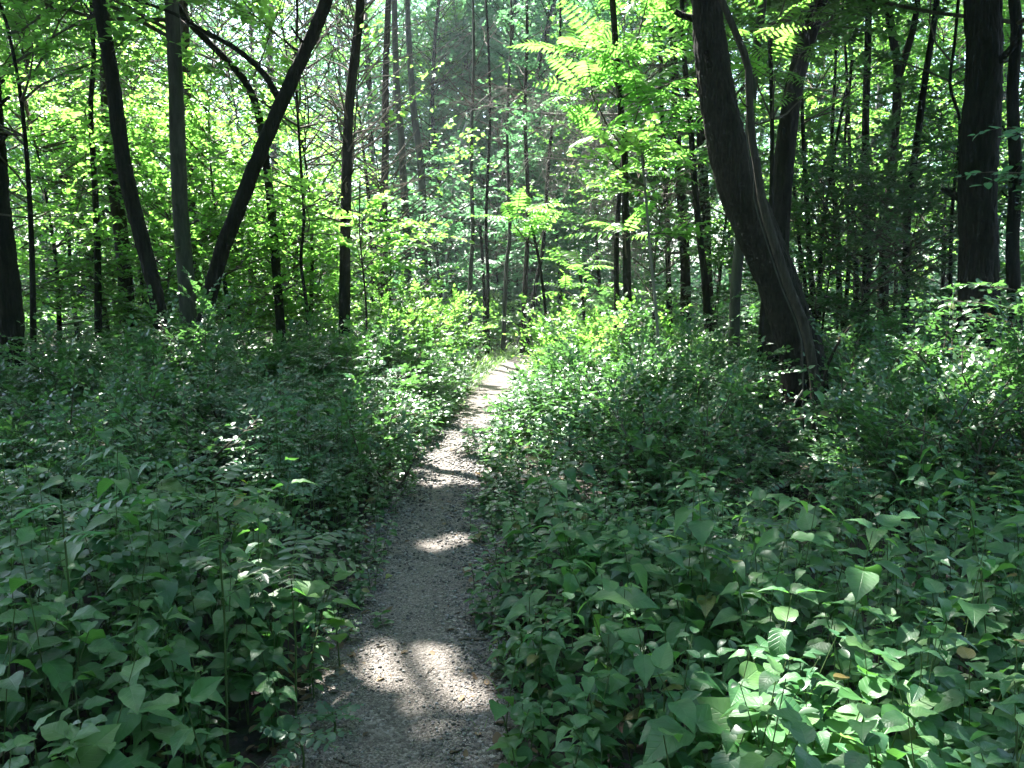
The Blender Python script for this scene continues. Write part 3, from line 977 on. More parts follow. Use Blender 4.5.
# ------------------------------------------------------------------ sumacs
def sumac(name, label, px, Y, w0, w1, fronds, flen, K, leaf, lsize, extra=(), el=(.1, .9)):
    P = trunk_path(px, Y, 0)
    base = np.array([P[0, 0], P[0, 1], float(gz(P[0, 0], P[0, 1]))])
    o = tag(empty(name, base), label, 'sapling')
    k = Y / FPX / 2
    make_trunk(P, w0 * k, w1 * k, BARK, o, nseg=9, flare=.3, origin=base)
    for q, a, b in extra:
        make_trunk(np.array([at(x, y, Y + .1) for x, y in q]), a * k, b * k, BARK, o, 'limb', 7, .15, 0, .04, base)
    mb = MB()
    for (cx, cyy, cd, n) in fronds:          # each: a shoot end with a whorl of fronds
        c = at(cx, cyy, Y + cd)
        az = rng.uniform(0, 6.28) + np.arange(n) * 2.39996
        e = rng.uniform(el[0], el[1], n)
        D = np.stack([np.cos(az) * np.cos(e), np.sin(az) * np.cos(e), np.sin(e)], 1)
        O = np.repeat(c[None], n, 0) + rng.normal(0, .03, (n, 3))
        sprays(mb, O, D, flen * rng.uniform(.65, 1.15, n), K, lsize, T_LANCE, 0, 1, .005, pinnate=True, sag=.32, droop=.18, wf=.95)
        # the shoot itself
        i = np.argmin(np.linalg.norm(P - c, axis=1) + (P[:, 2] > c[2]) * 3)
        mid = (P[i] + c) / 2 - [0, 0, .05]
        add_tubes(mb, np.stack([P[i], mid, c])[None], np.array([[.014, .011, .007]]), 5, 1)
    mb.build('crown', [leaf, TWIG], o, origin=base)
    return o


sumac('sumac_sapling', 'twin-stemmed sumac with feathery bright fronds left of the massive trunk',
      [(629, 345), (627, 260), (625, 200), (624, 150), (620, 100), (612, -5), (606, -40)], 11, 10, 6,
      [(612, 60, -.3, 10), (592, 95, -.7, 9), (640, 105, -.6, 9), (625, 20, .3, 8), (575, 55, .2, 6), (655, 60, .3, 8), (660, 140, -.5, 7),
       (606, 140, -.3, 8), (640, 175, .2, 7), (680, 110, -.2, 7), (690, 170, -.5, 6), (600, -20, 0, 7), (650, -10, -.4, 7), (690, 40, .2, 7), (720, 60, .5, 6), (625, 235, -.3, 5)],
      1.05, 24, LEAF_SUMAC, .17, [([(617, 345), (616, 260), (619, 200), (623, 160)], 6, 5)], el=(.1, 1.1))
sumac('sumac_sapling', 'small glowing yellow-green sumac above the far end of the path',
      [(548, 345), (543, 290), (536, 245), (528, 215)], 11.5, 4, 3,
      [(526, 212, 0, 9), (514, 225, -.3, 6), (543, 230, .2, 6), (530, 242, 0, 5)], .6, 20, LEAF_SUMAC, .12, el=(.2, 1.25))
sumac('sumac_sapling', 'low sumac with drooping fronds behind the bright right bank',
      [(585, 345), (583, 300), (580, 275)], 12.5, 4, 3,
      [(580, 270, 0, 8), (600, 285, -.3, 6), (565, 290, .2, 5)], .8, 20, LEAF_SUMAC, .12)
sumac('sumac_sapling', 'dull green sumac deep in the wood beyond the path',
      [(485, 345), (484, 280), (480, 225)], 19, 5, 3,
      [(480, 220, 0, 9), (450, 240, .3, 8), (505, 235, .2, 8), (470, 270, -.4, 7), (440, 215, .4, 6), (500, 265, -.4, 7)], 1.0, 16, LEAF_BLUE, .2)
sumac('sumac_sapling', 'sumac fronds hanging between the massive trunk and its twisting stem',
      [(760, 345), (770, 220), (772, 120), (770, 40)], 10.0, 6, 4,
      [(770, 30, 0, 8), (745, 45, -.3, 7), (800, 55, .2, 7), (775, 75, -.3, 7), (815, 20, .4, 7), (790, -15, 0, 8), (745, 120, .4, 5), (800, 100, .5, 5)], .85, 22, LEAF_MAPLE_SUNLIT, .13)


# ------------------------------------------------------------------ dead conifer with bare branches
def dead_conifer():
    Y = 15.0
    P = trunk_path([(712, 345), (706, 250), (702, 150), (700, 50), (699, -30)], Y, 9)
    base = np.array([P[0, 0], Y, float(gz(P[0, 0], Y))])
    o = tag(empty('dead_conifer', base), 'dead conifer with bare grey branches reaching left over the far path', 'dead tree')
    make_trunk(P, .11, .07, BARK_BROWN, o, origin=base)
    rows = [(95, 505, 690), (120, 540, 690), (78, 560, 690), (145, 560, 695), (160, 520, 695), (110, 470, 600), (205, 590, 700), (235, 600, 700), (190, 545, 660), (130, 600, 740), (175, 610, 700), (60, 590, 690), (220, 640, 700), (250, 610, 690)]
    for (y, xa, xb) in rows:
        dy = rng.uniform(-1.2, 1.2)
        xs_ = np.linspace(700, xa, 7)
        sagp = np.array([0, 4, 6, 6, 3, -2, -8]) * rng.uniform(.4, 1.3)
        pts = np.array([at(x, y + sg + rng.normal(0, 1.5), Y + dy * i / 6) for i, (x, sg) in enumerate(zip(xs_, sagp))])
        mb = MB()
        Q = resample(pts, 14)
        add_tubes(mb, Q[None], np.linspace(.035, .008, 14)[None], 6, 0)
        # hanging fine twigs
        n = 46
        t = rng.uniform(.15, 1, n) * 13
        i = np.minimum(t.astype(int), 12)
        O = Q[i] + (Q[i + 1] - Q[i]) * (t - i)[:, None]
        T = unit(Q[i + 1] - Q[i])
        D = T * rng.uniform(.2, .8, (n, 1)) + rng.normal(0, .55, (n, 3)) + [0, 0, -.3]
        D = unit(D)
        ln = rng.uniform(.25, .9, n)
        s = np.linspace(0, 1, 5)
        tw = O[:, None] + D[:, None] * (ln[:, None] * s)[..., None] + rng.normal(0, .03, (n, 5, 3)) * s[None, :, None]
        tw[..., 2] -= .2 * ln[:, None] * s ** 2
        add_tubes(mb, tw, np.linspace(.007, .002, 5)[None] * np.ones((n, 1)), 3, 0)
        m = 5 * n
        k = rng.integers(0, n, m)
        u = rng.integers(1, 4, m)
        O2 = tw[k, u]
        D2 = unit(D[k] + rng.normal(0, .7, (m, 3)))
        l2 = rng.uniform(.1, .4, m)
        tw2 = O2[:, None] + D2[:, None] * (l2[:, None] * np.linspace(0, 1, 3))[..., None]
        add_tubes(mb, tw2, np.array([.0045, .003, .0018])[None] * np.ones((m, 1)), 3, 0)
        mb.build('branch', DEADWOOD, o, origin=base)


dead_conifer()


# ------------------------------------------------------------------ leafy saplings that fill the wood
def sapling(label, x, Y, h, r, leaf, n=22, per=16, size=.085, group=None, name='leafy_sapling', z0=.5, K=9, tmpl=T_Q2, spray=.5, el=.2, lean=0., shape='round', maskit='low'):
    gzv = float(gz(x, Y))
    base = np.array([x, Y, gzv])
    o = tag(empty(name, base), label, 'sapling', group)
    s = np.linspace(0, 1, 7)
    ph = rng.uniform(0, 6)
    P = np.stack([x + lean * h * s + .05 * h * np.sin(s * 4 + ph) * s, Y + .04 * h * np.cos(s * 3.3 + ph) * s, gzv - .05 + (h + .05) * s], 1)
    make_trunk(P, .012 + .006 * h, .008, BARK, o, nseg=7, flare=.3, origin=base)
    mb = crown_mesh(P, z0=gzv + z0, z1=gzv + h, n_limb=n, limb_len=r, el=el, per=per, spray_len=spray, K=K, size=size, tmpl=tmpl, leaf=leaf,
                    curve=.05, mask=maskit, twig=.003, limb_r=.014, shape=shape)
    mb.build('crown', [leaf, TWIG], o, smooth=tmpl is not T_Q1, origin=base)
    return o


def px_x(px, Y):
    return (px - 512) / FPX * (Y * math.cos(PITCH) + .2)


for lab, px, Y, h, r, leaf, n, size in [
    ('leafy maple sapling filling the far left edge of the wood', -30, 11.5, 5.5, 1.9, LEAF_MAPLE_SUNLIT, 34, .09),
    ('leafy maple sapling between the two left-edge saplings', 60, 13, 6.0, 1.9, LEAF_MAPLE_SUNLIT, 32, .09),
    ('pale leafy sapling between the wavy sapling and the slim upright stem', 80, 17, 7.0, 2.1, LEAF_MAPLE_SUNLIT, 30, .10),
    ('leafy sapling between the tall tilting trunk and the smooth grey trunk', 150, 14, 5.0, 1.7, LEAF_MAPLE_SUNLIT, 28, .09),
    ('leafy maple sapling right behind the smooth grey trunk', 205, 15.5, 6.5, 1.9, LEAF_MAPLE_SUNLIT, 28, .095),
    ('bright maple sapling in the fork between grey and leaning trunks', 232, 12.8, 5.6, 1.5, LEAF_MAPLE_SUNLIT, 24, .09),
    ('bright sunlit sapling right of the strongly leaning trunk', 310, 13.5, 6.2, 1.8, LEAF_MAPLE_SUNLIT, 32, .09),
    ('bright sunlit sapling around the slim dark leafy trunk', 350, 14.5, 6.8, 1.8, LEAF_MAPLE_SUNLIT, 30, .09),
    ('tall bright sapling behind the sunlit ones left of the path', 300, 18, 8.5, 2.3, LEAF_MAPLE_SUNLIT, 34, .11),
    ('bright sapling overhanging the left bank near the pair of grey trunks', 388, 14.5, 4.0, 1.3, LEAF_MAPLE_SUNLIT, 22, .09),
    ('tall leafy sapling behind the two left-edge saplings', 15, 18, 9.0, 2.3, LEAF_CANOPY, 32, .10),
    ('tall leafy sapling behind the straight brown trunk', 118, 19, 9.0, 2.2, LEAF_CANOPY, 32, .11),
    ('tall leafy sapling framed by grey trunk and leaning trunk', 250, 18.5, 9.5, 2.3, LEAF_MAPLE_SUNLIT, 34, .11),
    ('leafy sapling behind the foot of the smooth grey trunk', 170, 13.2, 2.8, 1.6, LEAF_CANOPY, 24, .08),
    ('leafy sapling low behind the thin dark trunk', 285, 14.0, 3.0, 1.6, LEAF_MAPLE_SUNLIT, 24, .085),
    ('tall leafy sapling between slim dark trunk and grey pair', 372, 18.5, 9.5, 1.7, LEAF_MAPLE_SUNLIT, 28, .11),
    ('blue-green sapling at the centre beyond the bend', 500, 22, 5.0, 2.0, LEAF_BLUE, 30, .12),
    ('tall blue-green sapling right of the far bend', 560, 24, 7.5, 2.0, LEAF_BLUE, 34, .14),
    ('tall blue-green tree crown in the middle of the far wood', 440, 26, 9.5, 2.2, LEAF_BLUE, 40, .15),
    ('low blue-green sapling at the foot of the pair of grey trunks', 440, 20, 3.0, 1.4, LEAF_BLUE, 18, .12),
    ('dim sapling behind the small glowing sumac', 520, 25, 6.5, 2.2, LEAF_BLUE, 28, .14),
    ('green sapling behind the twin-stemmed sumac', 600, 19, 7.5, 2.2, LEAF_CANOPY, 28, .11),
    ('green sapling behind the thin pale sapling', 655, 14, 3.0, 1.2, LEAF_SHRUB, 12, .09),
    ('green sapling left of the stout grey trunk', 715, 15.5, 6.0, 1.9, LEAF_CANOPY, 26, .10),
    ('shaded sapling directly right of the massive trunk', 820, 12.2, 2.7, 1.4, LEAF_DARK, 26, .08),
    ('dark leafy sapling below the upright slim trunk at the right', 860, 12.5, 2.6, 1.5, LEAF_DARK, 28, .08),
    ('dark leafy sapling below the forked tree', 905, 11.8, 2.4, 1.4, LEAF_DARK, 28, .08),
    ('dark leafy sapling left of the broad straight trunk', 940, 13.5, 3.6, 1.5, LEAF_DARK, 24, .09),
    ('green sapling behind the bushy many-stemmed tree', 800, 18, 7.5, 2.2, LEAF_MAPLE_SUNLIT, 28, .11),
    ('tall green sapling behind the forked tree', 895, 19, 8.5, 2.3, LEAF_MAPLE_SUNLIT, 30, .11),
    ('green sapling seen between broad trunk and forked tree', 935, 17, 6.5, 1.9, LEAF_MAPLE_SUNLIT, 24, .10),
    ('green sapling behind the crooked right-edge trunk', 1035, 14.5, 6.5, 2.0, LEAF_MAPLE_SUNLIT, 28, .10),
]:
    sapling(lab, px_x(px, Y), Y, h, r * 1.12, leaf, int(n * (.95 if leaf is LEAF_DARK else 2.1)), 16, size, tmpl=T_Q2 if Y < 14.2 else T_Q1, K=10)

# ------------------------------------------------------------------ trees farther back
far_specs = []
frng = np.random.default_rng(21)
for px in list(range(-40, 420, 42)) + list(range(428, 560, 13)) + list(range(575, 1070, 42)):
    Y = frng.uniform(23, 36)
    far_specs.append((px + frng.uniform(-8, 8), Y))
for i, (px, Y) in enumerate(far_specs):
    x = px_x(px, Y)
    z = float(gz(x, Y))
    mid = 428 <= px < 565
    h = frng.uniform(12, 17) if not mid else (frng.uniform(9.5, 11) if 462 < px < 548 else frng.uniform(9, 13))
    base = np.array([x, Y, z])
    o = empty('background_tree', base)
    where = 'behind the trunks on the left' if px < 424 else ('in the gloom beyond the end of the path' if px < 565 else 'behind the trunks on the right')
    tag(o, 'slender shadowy tree far back ' + where, 'tree', 'far trees ' + where)
    P = np.array([[0, 0, -.3], [frng.normal(0, .2), .1, 3], [frng.normal(0, .35), -.1, 7], [frng.normal(0, .5), .2, h]]) + base
    make_trunk(P, frng.uniform(.10, .18), .05, (BARK, BARK_BROWN, BARK_GREY)[i % 3], o, nseg=7, step=.6, origin=base)
    mb = crown_mesh(P, z0=z + frng.uniform(1.4, 4.5), z1=z + h, n_limb=60, limb_len=3.0, el=.2, per=15, spray_len=1.0, K=17, size=.135, tmpl=T_Q1,
                    leaf=None, curve=.1, mask=True, twig=0, limb_r=.018)
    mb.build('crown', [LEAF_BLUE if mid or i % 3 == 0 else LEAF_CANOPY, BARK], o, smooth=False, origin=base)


def distant_woods():
    mb = MB()
    n = 6500
    x = rng.uniform(-62, 62, n)
    y = rng.uniform(37, 62, n)
    z = rng.uniform(0, 1, n) ** 1.6 * 21 + gz(x, y)
    z = np.minimum(z, np.where(np.abs(x + .5) < 3.5, 13, 30) + rng.normal(0, 1, n))
    per = 100
    C = np.stack([x, y, z], 1)
    O = (C[:, None] + rng.normal(0, 1, (n, per, 3)) * np.array([1.1, 1.0, .55])).reshape(-1, 3)
    # the wood goes on unseen beside and behind the viewer; added to block sky light
    nb = 6000
    a = rng.uniform(-.15, math.pi + .15, nb)
    r = rng.uniform(9, 26, nb)
    side_ = np.abs(np.cos(a)) > .75
    r = np.where(side_, rng.uniform(5.6, 22, nb), r)
    B = np.stack([np.cos(a) * r * 1.25, -np.sin(a) * r + 1, 1.0 + rng.uniform(0, 1, nb) * 15], 1)
    O = np.vstack([O, (B[:, None] + rng.normal(0, 1, (nb, 60, 3)) * np.array([1.0, 1.0, .5])).reshape(-1, 3)])
    O = O[O[:, 2] > .1]
    m = len(O)
    az = rng.uniform(0, 6.28, m)
    A = np.stack([np.cos(az), np.sin(az), rng.normal(-.2, .3, m)], 1)
    NN = np.array([0, 0, 1.0]) + rng.normal(0, .5, (m, 3))
    add_leaves(mb, O, A, NN, rng.uniform(.15, .3, m), T_Q1, 0)
    nt_ = 150
    x = rng.uniform(-60, 60, nt_)
    y = rng.uniform(38, 60, nt_)
    h = rng.uniform(12, 20, nt_)
    s = np.linspace(0, 1, 5)
    pts = np.stack([x[:, None] + rng.normal(0, .25, (nt_, 5)), y[:, None] + rng.normal(0, .2, (nt_, 5)), gz(x, y)[:, None] - .2 + h[:, None] * s], -1)
    add_tubes(mb, pts, rng.uniform(.1, .22, (nt_, 1)) * np.linspace(1, .4, 5)[None], 6, 1)
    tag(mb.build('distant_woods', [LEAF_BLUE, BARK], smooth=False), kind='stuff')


distant_woods()


# ------------------------------------------------------------------ shrubs
def shrub(label, px, Y, h, r, leaf=LEAF_SHRUB, stems=16, per=16, size=.045, K=11, tmpl=T_Q2, spray=.32, name='shrub', pin=False, droop=.15, wf=1.0, x=None, group=None, bright=0, el=1.0):
    x = px_x(px, Y) if x is None else x
    gzv = float(gz(x, Y))
    base = np.array([x, Y, gzv])
    o = tag(empty(name, base), label, 'shrub', group)
    e = np.abs(rng.normal(el, .25, stems))
    L = fan(base[None] + rng.normal(0, .12, (stems, 3)) * [1, 1, 0], stems, e, np.hypot(h, r * .8) * rng.uniform(.6, 1.08, stems), -.12, .5)
    # keep the outline at about h by r
    L[..., 2] = np.minimum(gzv + (L[..., 2] - gzv) * h / max(.3, np.max(L[..., 2] - gzv)), gzv + h)
    f = r / max(.2, np.percentile(np.linalg.norm(L[:, -1, :2] - base[:2], axis=1), 80))
    L[..., :2] = base[:2] + (L[..., :2] - base[:2]) * min(1.4, f)
    st = MB()
    add_tubes(st, L, np.linspace(.012, .003, L.shape[1])[None] * np.ones((stems, 1)), 5, 0)
    st.build('stem', TWIG, o, origin=base)
    mb = MB()
    O, D = on_limbs(L, per, .2)
    D = D + [0, 0, .12]
    sprays(mb, O, D, spray * rng.uniform(.5, 1.3, len(O)), K, size, tmpl, 0, 1, .002, .35, pin, .15, droop, wf)
    mb.build('foliage', [leaf, TWIG], o, origin=base)
    return o


for spec in [
    # left mound
    ('dense dark shrub at the far left under the edge trunk', 10, 7.2, 1.15, 1.0),
    ('dark shrub around the foot of the wavy sapling', 70, 8.2, 1.25, 1.0),
    ('shaded shrub in front of the tall tilting trunk', 135, 7.6, 1.25, 1.0),
    ('tall shrub with pale top leaves between tilting and leaning trunks', 195, 8.3, 1.75, .8),
    ('rounded dark shrub in front of the leaning trunk', 255, 8.4, 1.45, 1.0),
    ('dark shrub below the thin dark trunk on the left mound', 305, 9.2, 1.3, 1.0),
    ('shaded rounded shrub at the right end of the left mound', 355, 9.0, 1.15, .95),
    ('shrub edging the path where the left mound ends', 382, 10.2, 1.0, .6),
    ('low shrub in the hollow of the left mound', 230, 6.6, .8, .8),
    ('low leafy shrub left of the path below the mound', 340, 7.2, .75, .7),
    ('low dark shrub in the left foreground under the mound', 60, 6.0, .8, .9),
    # sunlit left bank
    ('sunlit pale shrub on the left bank beside the slim leafy trunk', 385, 12.5, 1.5, .9),
    ('sunlit shrub at the middle of the left bank', 412, 14.0, 1.35, .75),
    ('sunlit shrub where the left bank meets the far bend', 446, 16.5, 1.3, .9),
    ('sunlit low shrub at the far bend of the path', 492, 20, 1.1, 1.0),
    # right bank
    ('sunlit shrub on the right bank nearest the far path', 583, 11.5, 1.0, .65),
    ('tall bright shrub on the right bank under the twin sumac', 600, 10.3, 1.35, .9),
    ('mid green shrub on the right bank below the pale sapling', 650, 9.6, 1.25, .9),
    ('low shrub spilling toward the path from the right bank', 572, 8.2, .7, .7),
    ('shaded shrub left of the massive trunk', 688, 8.9, .85, .6),
    ('twiggy shrub left of the massive trunk foot', 672, 7.2, .78, .65),
    ('dull shrub in the middle of the right bank', 620, 7.6, .85, .8),
    # right
    ('shrub with pale leaf tips between massive and broad trunks', 885, 8.2, 1.1, .5),
    ('dark shrub behind the pale tipped shrub', 900, 9.6, 1.0, 1.0),
    ('leafy shrub right of the twisting stem foot', 925, 6.8, .8, .5),
    ('sunlit shrub at the right edge in front of the broad trunk', 1010, 7.0, 1.35, .8),
    ('bright leafy shrub cut by the right edge', 1050, 6.4, 1.25, .8),
    ('dim shrub below the sunlit right edge shrub', 965, 6.0, .95, .7),
    ('fine twigged shrub in the dark hollow at the right', 905, 5.6, .95, .6),
    ('airy shrub in front of the twiggy right bank', 678, 5.7, .85, .5),
    ('loose small-leaved shrub right of the twisting stem', 930, 5.2, .85, .4),
    ('loose airy shrub behind the yellowing low plant', 955, 4.9, .9, .5),
    ('tall airy shrub at the right edge above the dark carpet', 1018, 5.3, 1.15, .55),
    ('loose shrub below the right bank, nearest the path', 640, 5.9, .7, .5),
    ('airy shrub between the dark hollow and the right edge', 945, 6.6, 1.15, .5),
    ('airy small-leaved shrub at the left edge of the left slope', 25, 5.4, .8, .6),
    ('airy small-leaved shrub in the left slope, taller than its neighbours', 118, 5.7, .9, .55),
    ('loose shrub in the middle of the left slope', 205, 5.3, .75, .55),
    ('loose shrub below the crooked fallen branch', 285, 5.7, .72, .5),
    ('small loose shrub beside the path below the left mound', 352, 6.0, .6, .4),
]:
    lab, px, Y, h, r = spec
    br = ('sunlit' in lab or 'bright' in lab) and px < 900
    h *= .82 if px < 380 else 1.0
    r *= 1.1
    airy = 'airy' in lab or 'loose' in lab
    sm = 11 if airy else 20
    shrub(lab, px, Y, h, r, (LEAF_DARK if 'dark' in lab or 'dim' in lab or 'hollow' in lab else LEAF_SHRUB) if not br else LEAF_MAPLE_SUNLIT, sm, 12 if airy else 22, (.04 if airy else .048 if Y < 9 else .055), el=1.15 if airy else 1.0)  # sunlit shrubs get brighter leaf colour, shaded ones darker: light painted in

# ------------------------------------------------------------------ herbs of the forest floor
def herbs(mb, X, Y, Hh, size, pairs, tmpl, leafmat=0, stemmat=1, wf=1.0, droop=.42, stem_r=.0022, lo=.35, opp=True, tilt=0.0):
    """upright leafy plants: opposite leaf pairs turned by a right angle at each node"""
    M = len(X)
    if M == 0:
        return
    Z = gz(X, Y)
    B = np.stack([X, Y, Z - .02], 1)
    lean = rng.normal(0, .14, (M, 2))
    s = np.linspace(0, 1, 4)
    st = B[:, None] + np.zeros((M, 4, 3))
    st[..., 2] += Hh[:, None] * s
    st[..., :2] += (lean * Hh[:, None])[:, None] * (s ** 1.6)[None, :, None]
    add_tubes(mb, st, np.linspace(1.3, .6, 4)[None] * stem_r * np.ones((M, 1)), 4, stemmat)
    az0 = rng.uniform(0, 6.28, M)
    for k in range(pairs):
        t = lo + (1 - lo) * (k / max(1, pairs - 1)) ** .8
        P = B.copy()
        P[:, 2] += Hh * t
        P[:, :2] += lean * Hh[:, None] * t ** 1.6
        szk = size * (.55 + .75 * math.sin(math.pi * min(1, .22 + .62 * (k + .6) / pairs))) * rng.uniform(.7, 1.2, M)
        if k == pairs - 1:
            szk = szk * .8
        for sd in (0, 1):
            az = az0 + k * 1.571 + sd * math.pi + rng.normal(0, .3, M)
            el = rng.normal(.08 + .2 * (k == pairs - 1), .25, M) + tilt
            A = np.stack([np.cos(az) * np.cos(el), np.sin(az) * np.cos(el), np.sin(el)], 1)
            NN = np.array([0, 0, 1.0]) + rng.normal(0, .22, (M, 3))
            pet = A * (szk * .18)[:, None]
            ok = rng.random(M) < .93
            add_leaves(mb, (P + pet)[ok], A[ok], NN[ok], szk[ok], tmpl, leafmat, rng.uniform(.1, 2 * droop, M)[ok], wf * rng.uniform(.8, 1.15, M)[ok])


def scatter(xmin, xmax, ymin, ymax, dens, edge=.05, prng=None, widen=1.2):
    pr = prng or rng
    n = int((xmax - xmin) * (ymax - ymin) * dens)
    x = pr.uniform(xmin, xmax, n)
    y = pr.uniform(ymin, ymax, n)
    d, s = path_dist(x, y)
    ok = (d > edge) & (np.abs(x) < .64 * y + widen)
    return x[ok], y[ok], d[ok], s[ok]


def hollow(x, y):
    """1 in the open, less where the photograph shows a dark hollow with low growth"""
    out = np.ones(len(x))
    for hx, hw, hy, ry in ((.355, .055, 6.6, 2.6), (.46, .05, 7.4, 1.3)):
        q = ((x / np.maximum(y, .5) - hx) / hw) ** 2 + ((y - hy) / ry) ** 2
        out = np.minimum(out, .22 + .78 * np.clip((q - .7) / .8, 0, 1))
    return out


def patch(x, y, f=1.0, p=0.0):
    return .5 + .25 * np.sin(x * 2.1 * f + 1.7 * np.sin(y * 1.3 * f + p)) + .25 * np.sin(y * 2.7 * f + 1.3 * np.sin(x * 1.9 * f + p))


# broad-leaved carpet close to the camera
mb = MB()
x, y, d, s = scatter(-6, 6.5, 1.0, 5.6, 74, .03)
pk = rng.random(len(x)) < np.clip(1.25 - .1 * np.abs(y - 3), .5, 1)
x, y, d = x[pk], y[pk], d[pk]
pk = rng.random(len(x)) < np.clip(1.0 - (y - 3.0 - .9 * patch(x, y, 1.3)) / .8, .05, 1)
x, y, d = x[pk], y[pk], d[pk]
h = (.2 + .3 * np.clip(d / .5, 0, 1) + .10 * patch(x, y)) * rng.uniform(.75, 1.2, len(x)) + .05 * np.clip(y - 3, 0, 3)
h *= np.where(rng.random(len(x)) < .1, 1.4, 1)
q = patch(x, y, .8, 1.1) + rng.normal(0, .12, len(x))
for lo_, hi_, T_, w_, sz_, lm_ in ((-1, .36, T_OVATE, .92, .095, 0), (.36, .52, T_TOOTH, .95, .09, 2), (.52, .78, T_HEART, .82, .09, 0), (.78, .88, T_OVATE, .7, .075, 3), (.88, 2, T_TOOTH, .75, .085, 0)):
    m_ = (q >= lo_) & (q < hi_)
    sizes = sz_ * np.clip(.62 + .13 * y[m_], .7, 1) * (.55 + .45 * np.clip(d[m_] / .4, 0, 1)) * rng.uniform(.75, 1.2, m_.sum())
    herbs(mb, x[m_], y[m_], h[m_], sizes, 5, T_, lm_, 1, w_)
tag(mb.build('broad_leaf_ground_cover', [LEAF_HERB, STEM, LEAF_HERB_COOL, LEAF_HERB_PALE]), kind='stuff')

# small-leaved herbs between and behind them
mb = MB()
x, y, d, s = scatter(-9, 9.5, 1.2, 12, 54, -.13)
pk = rng.random(len(x)) < np.where(y < 3.6, .4, 1) * np.where(d < 0, .22, 1)
x, y, d = x[pk], y[pk], d[pk]
h = (.10 + .32 * np.clip(d / .6, 0, 1) + .18 * patch(x, y, .7)) * rng.uniform(.6, 1.25, len(x)) + .03 * np.clip(y - 5, 0, 5)
h *= hollow(x, y)
herbs(mb, x, y, h, (.042 + .004 * np.clip(y - 4, 0, 5)) * rng.uniform(.7, 1.3, len(x)), 8, T_OVAL, 0, 1, 1.1, .2, .002, .25)
tag(mb.build('small_leaf_ground_cover', [LEAF_SHRUB, STEM]), kind='stuff')

# feathery compound-leaved herbs on the left slope
mb = MB()
x, y, d, s = scatter(-7, -.9, 3.7, 8.5, 14, .25)
x2, y2, d2, s2 = scatter(1.2, 7, 4.2, 9, 6, .5)
x, y = np.r_[x, x2], np.r_[y, y2]
n = len(x)
hh = (rng.uniform(.35, .75, n) + .04 * (y - 4)) * hollow(x, y)
per = 6
az = rng.uniform(0, 6.28, n)[:, None] + np.arange(per)[None] * 2.4
e = rng.uniform(-.05, .55, (n, per))
D = np.stack([np.cos(az) * np.cos(e), np.sin(az) * np.cos(e), np.sin(e)], -1).reshape(-1, 3)
O = np.stack([np.repeat(x, per), np.repeat(y, per), (gz(x, y)[:, None] + hh[:, None] * rng.uniform(.55, 1, (n, per))).ravel()], 1)
sprays(mb, O, D, rng.uniform(.12, .24, n * per), 12, .036, T_OVAL, 0, 1, .0015, .3, True, .2, .1, .95)
B = np.stack([x, y, gz(x, y) - .02], 1)
st = np.repeat(B[:, None], 2, 1)
st[:, 1, 2] += hh
add_tubes(mb, st, np.full((n, 2), .003), 4, 1)
tag(mb.build('feathery_ground_cover', [LEAF_BLUE, STEM]), kind='stuff')

# undergrowth farther back
mb = MB()
x, y, d, s = scatter(-27, 27, 9.5, 38, 5.0, .3, widen=3)
h = (.35 + .6 * np.clip(d / .9, 0, 1) * rng.uniform(.5, 1.2, len(x)))
herbs(mb, x, y, h, .12 * rng.uniform(.7, 1.3, len(x)), 6, T_Q1, 0, 1, 1.1, .1, .004, .2)
tag(mb.build('undergrowth', [LEAF_SHRUB, STEM], smooth=False), kind='stuff')

# grass along the path and on the sunlit banks
mb = MB()
x, y, d, s = scatter(-6, 7, 2.5, 22, 150, -.04, widen=0)
w = np.where(y < 7, .15, .5)
pk = (d < w * rng.uniform(.2, 1, len(d))) & (rng.random(len(d)) < np.where(y < 6.5, .25, .9))
pk |= (rng.random(len(d)) < .10) & (y > 10)
x, y = x[pk], y[pk]
n = len(x) * 5
X, Yv = np.repeat(x, 5) + rng.normal(0, .03, n), np.repeat(y, 5) + rng.normal(0, .03, n)
az = rng.uniform(0, 6.28, n)
e = rng.uniform(.7, 1.4, n)
A = np.stack([np.cos(az) * np.cos(e), np.sin(az) * np.cos(e), np.sin(e)], 1)
NN = np.stack([-np.cos(az) * np.sin(e), -np.sin(az) * np.sin(e), np.cos(e)], 1)
add_leaves(mb, np.stack([X, Yv, gz(X, Yv)], 1), A, NN, rng.uniform(.10, .30, n) * np.where(Yv > 9, 1.2, .8) * np.clip(.45 + 1.6 * path_dist(X, Yv)[0], .35, 1), T_GRASS, 0, rng.uniform(.2, .8, n), np.where(Yv > 9, 1.6, 1.0))
tag(mb.build('grass', LEAF_GRASS), kind='stuff')


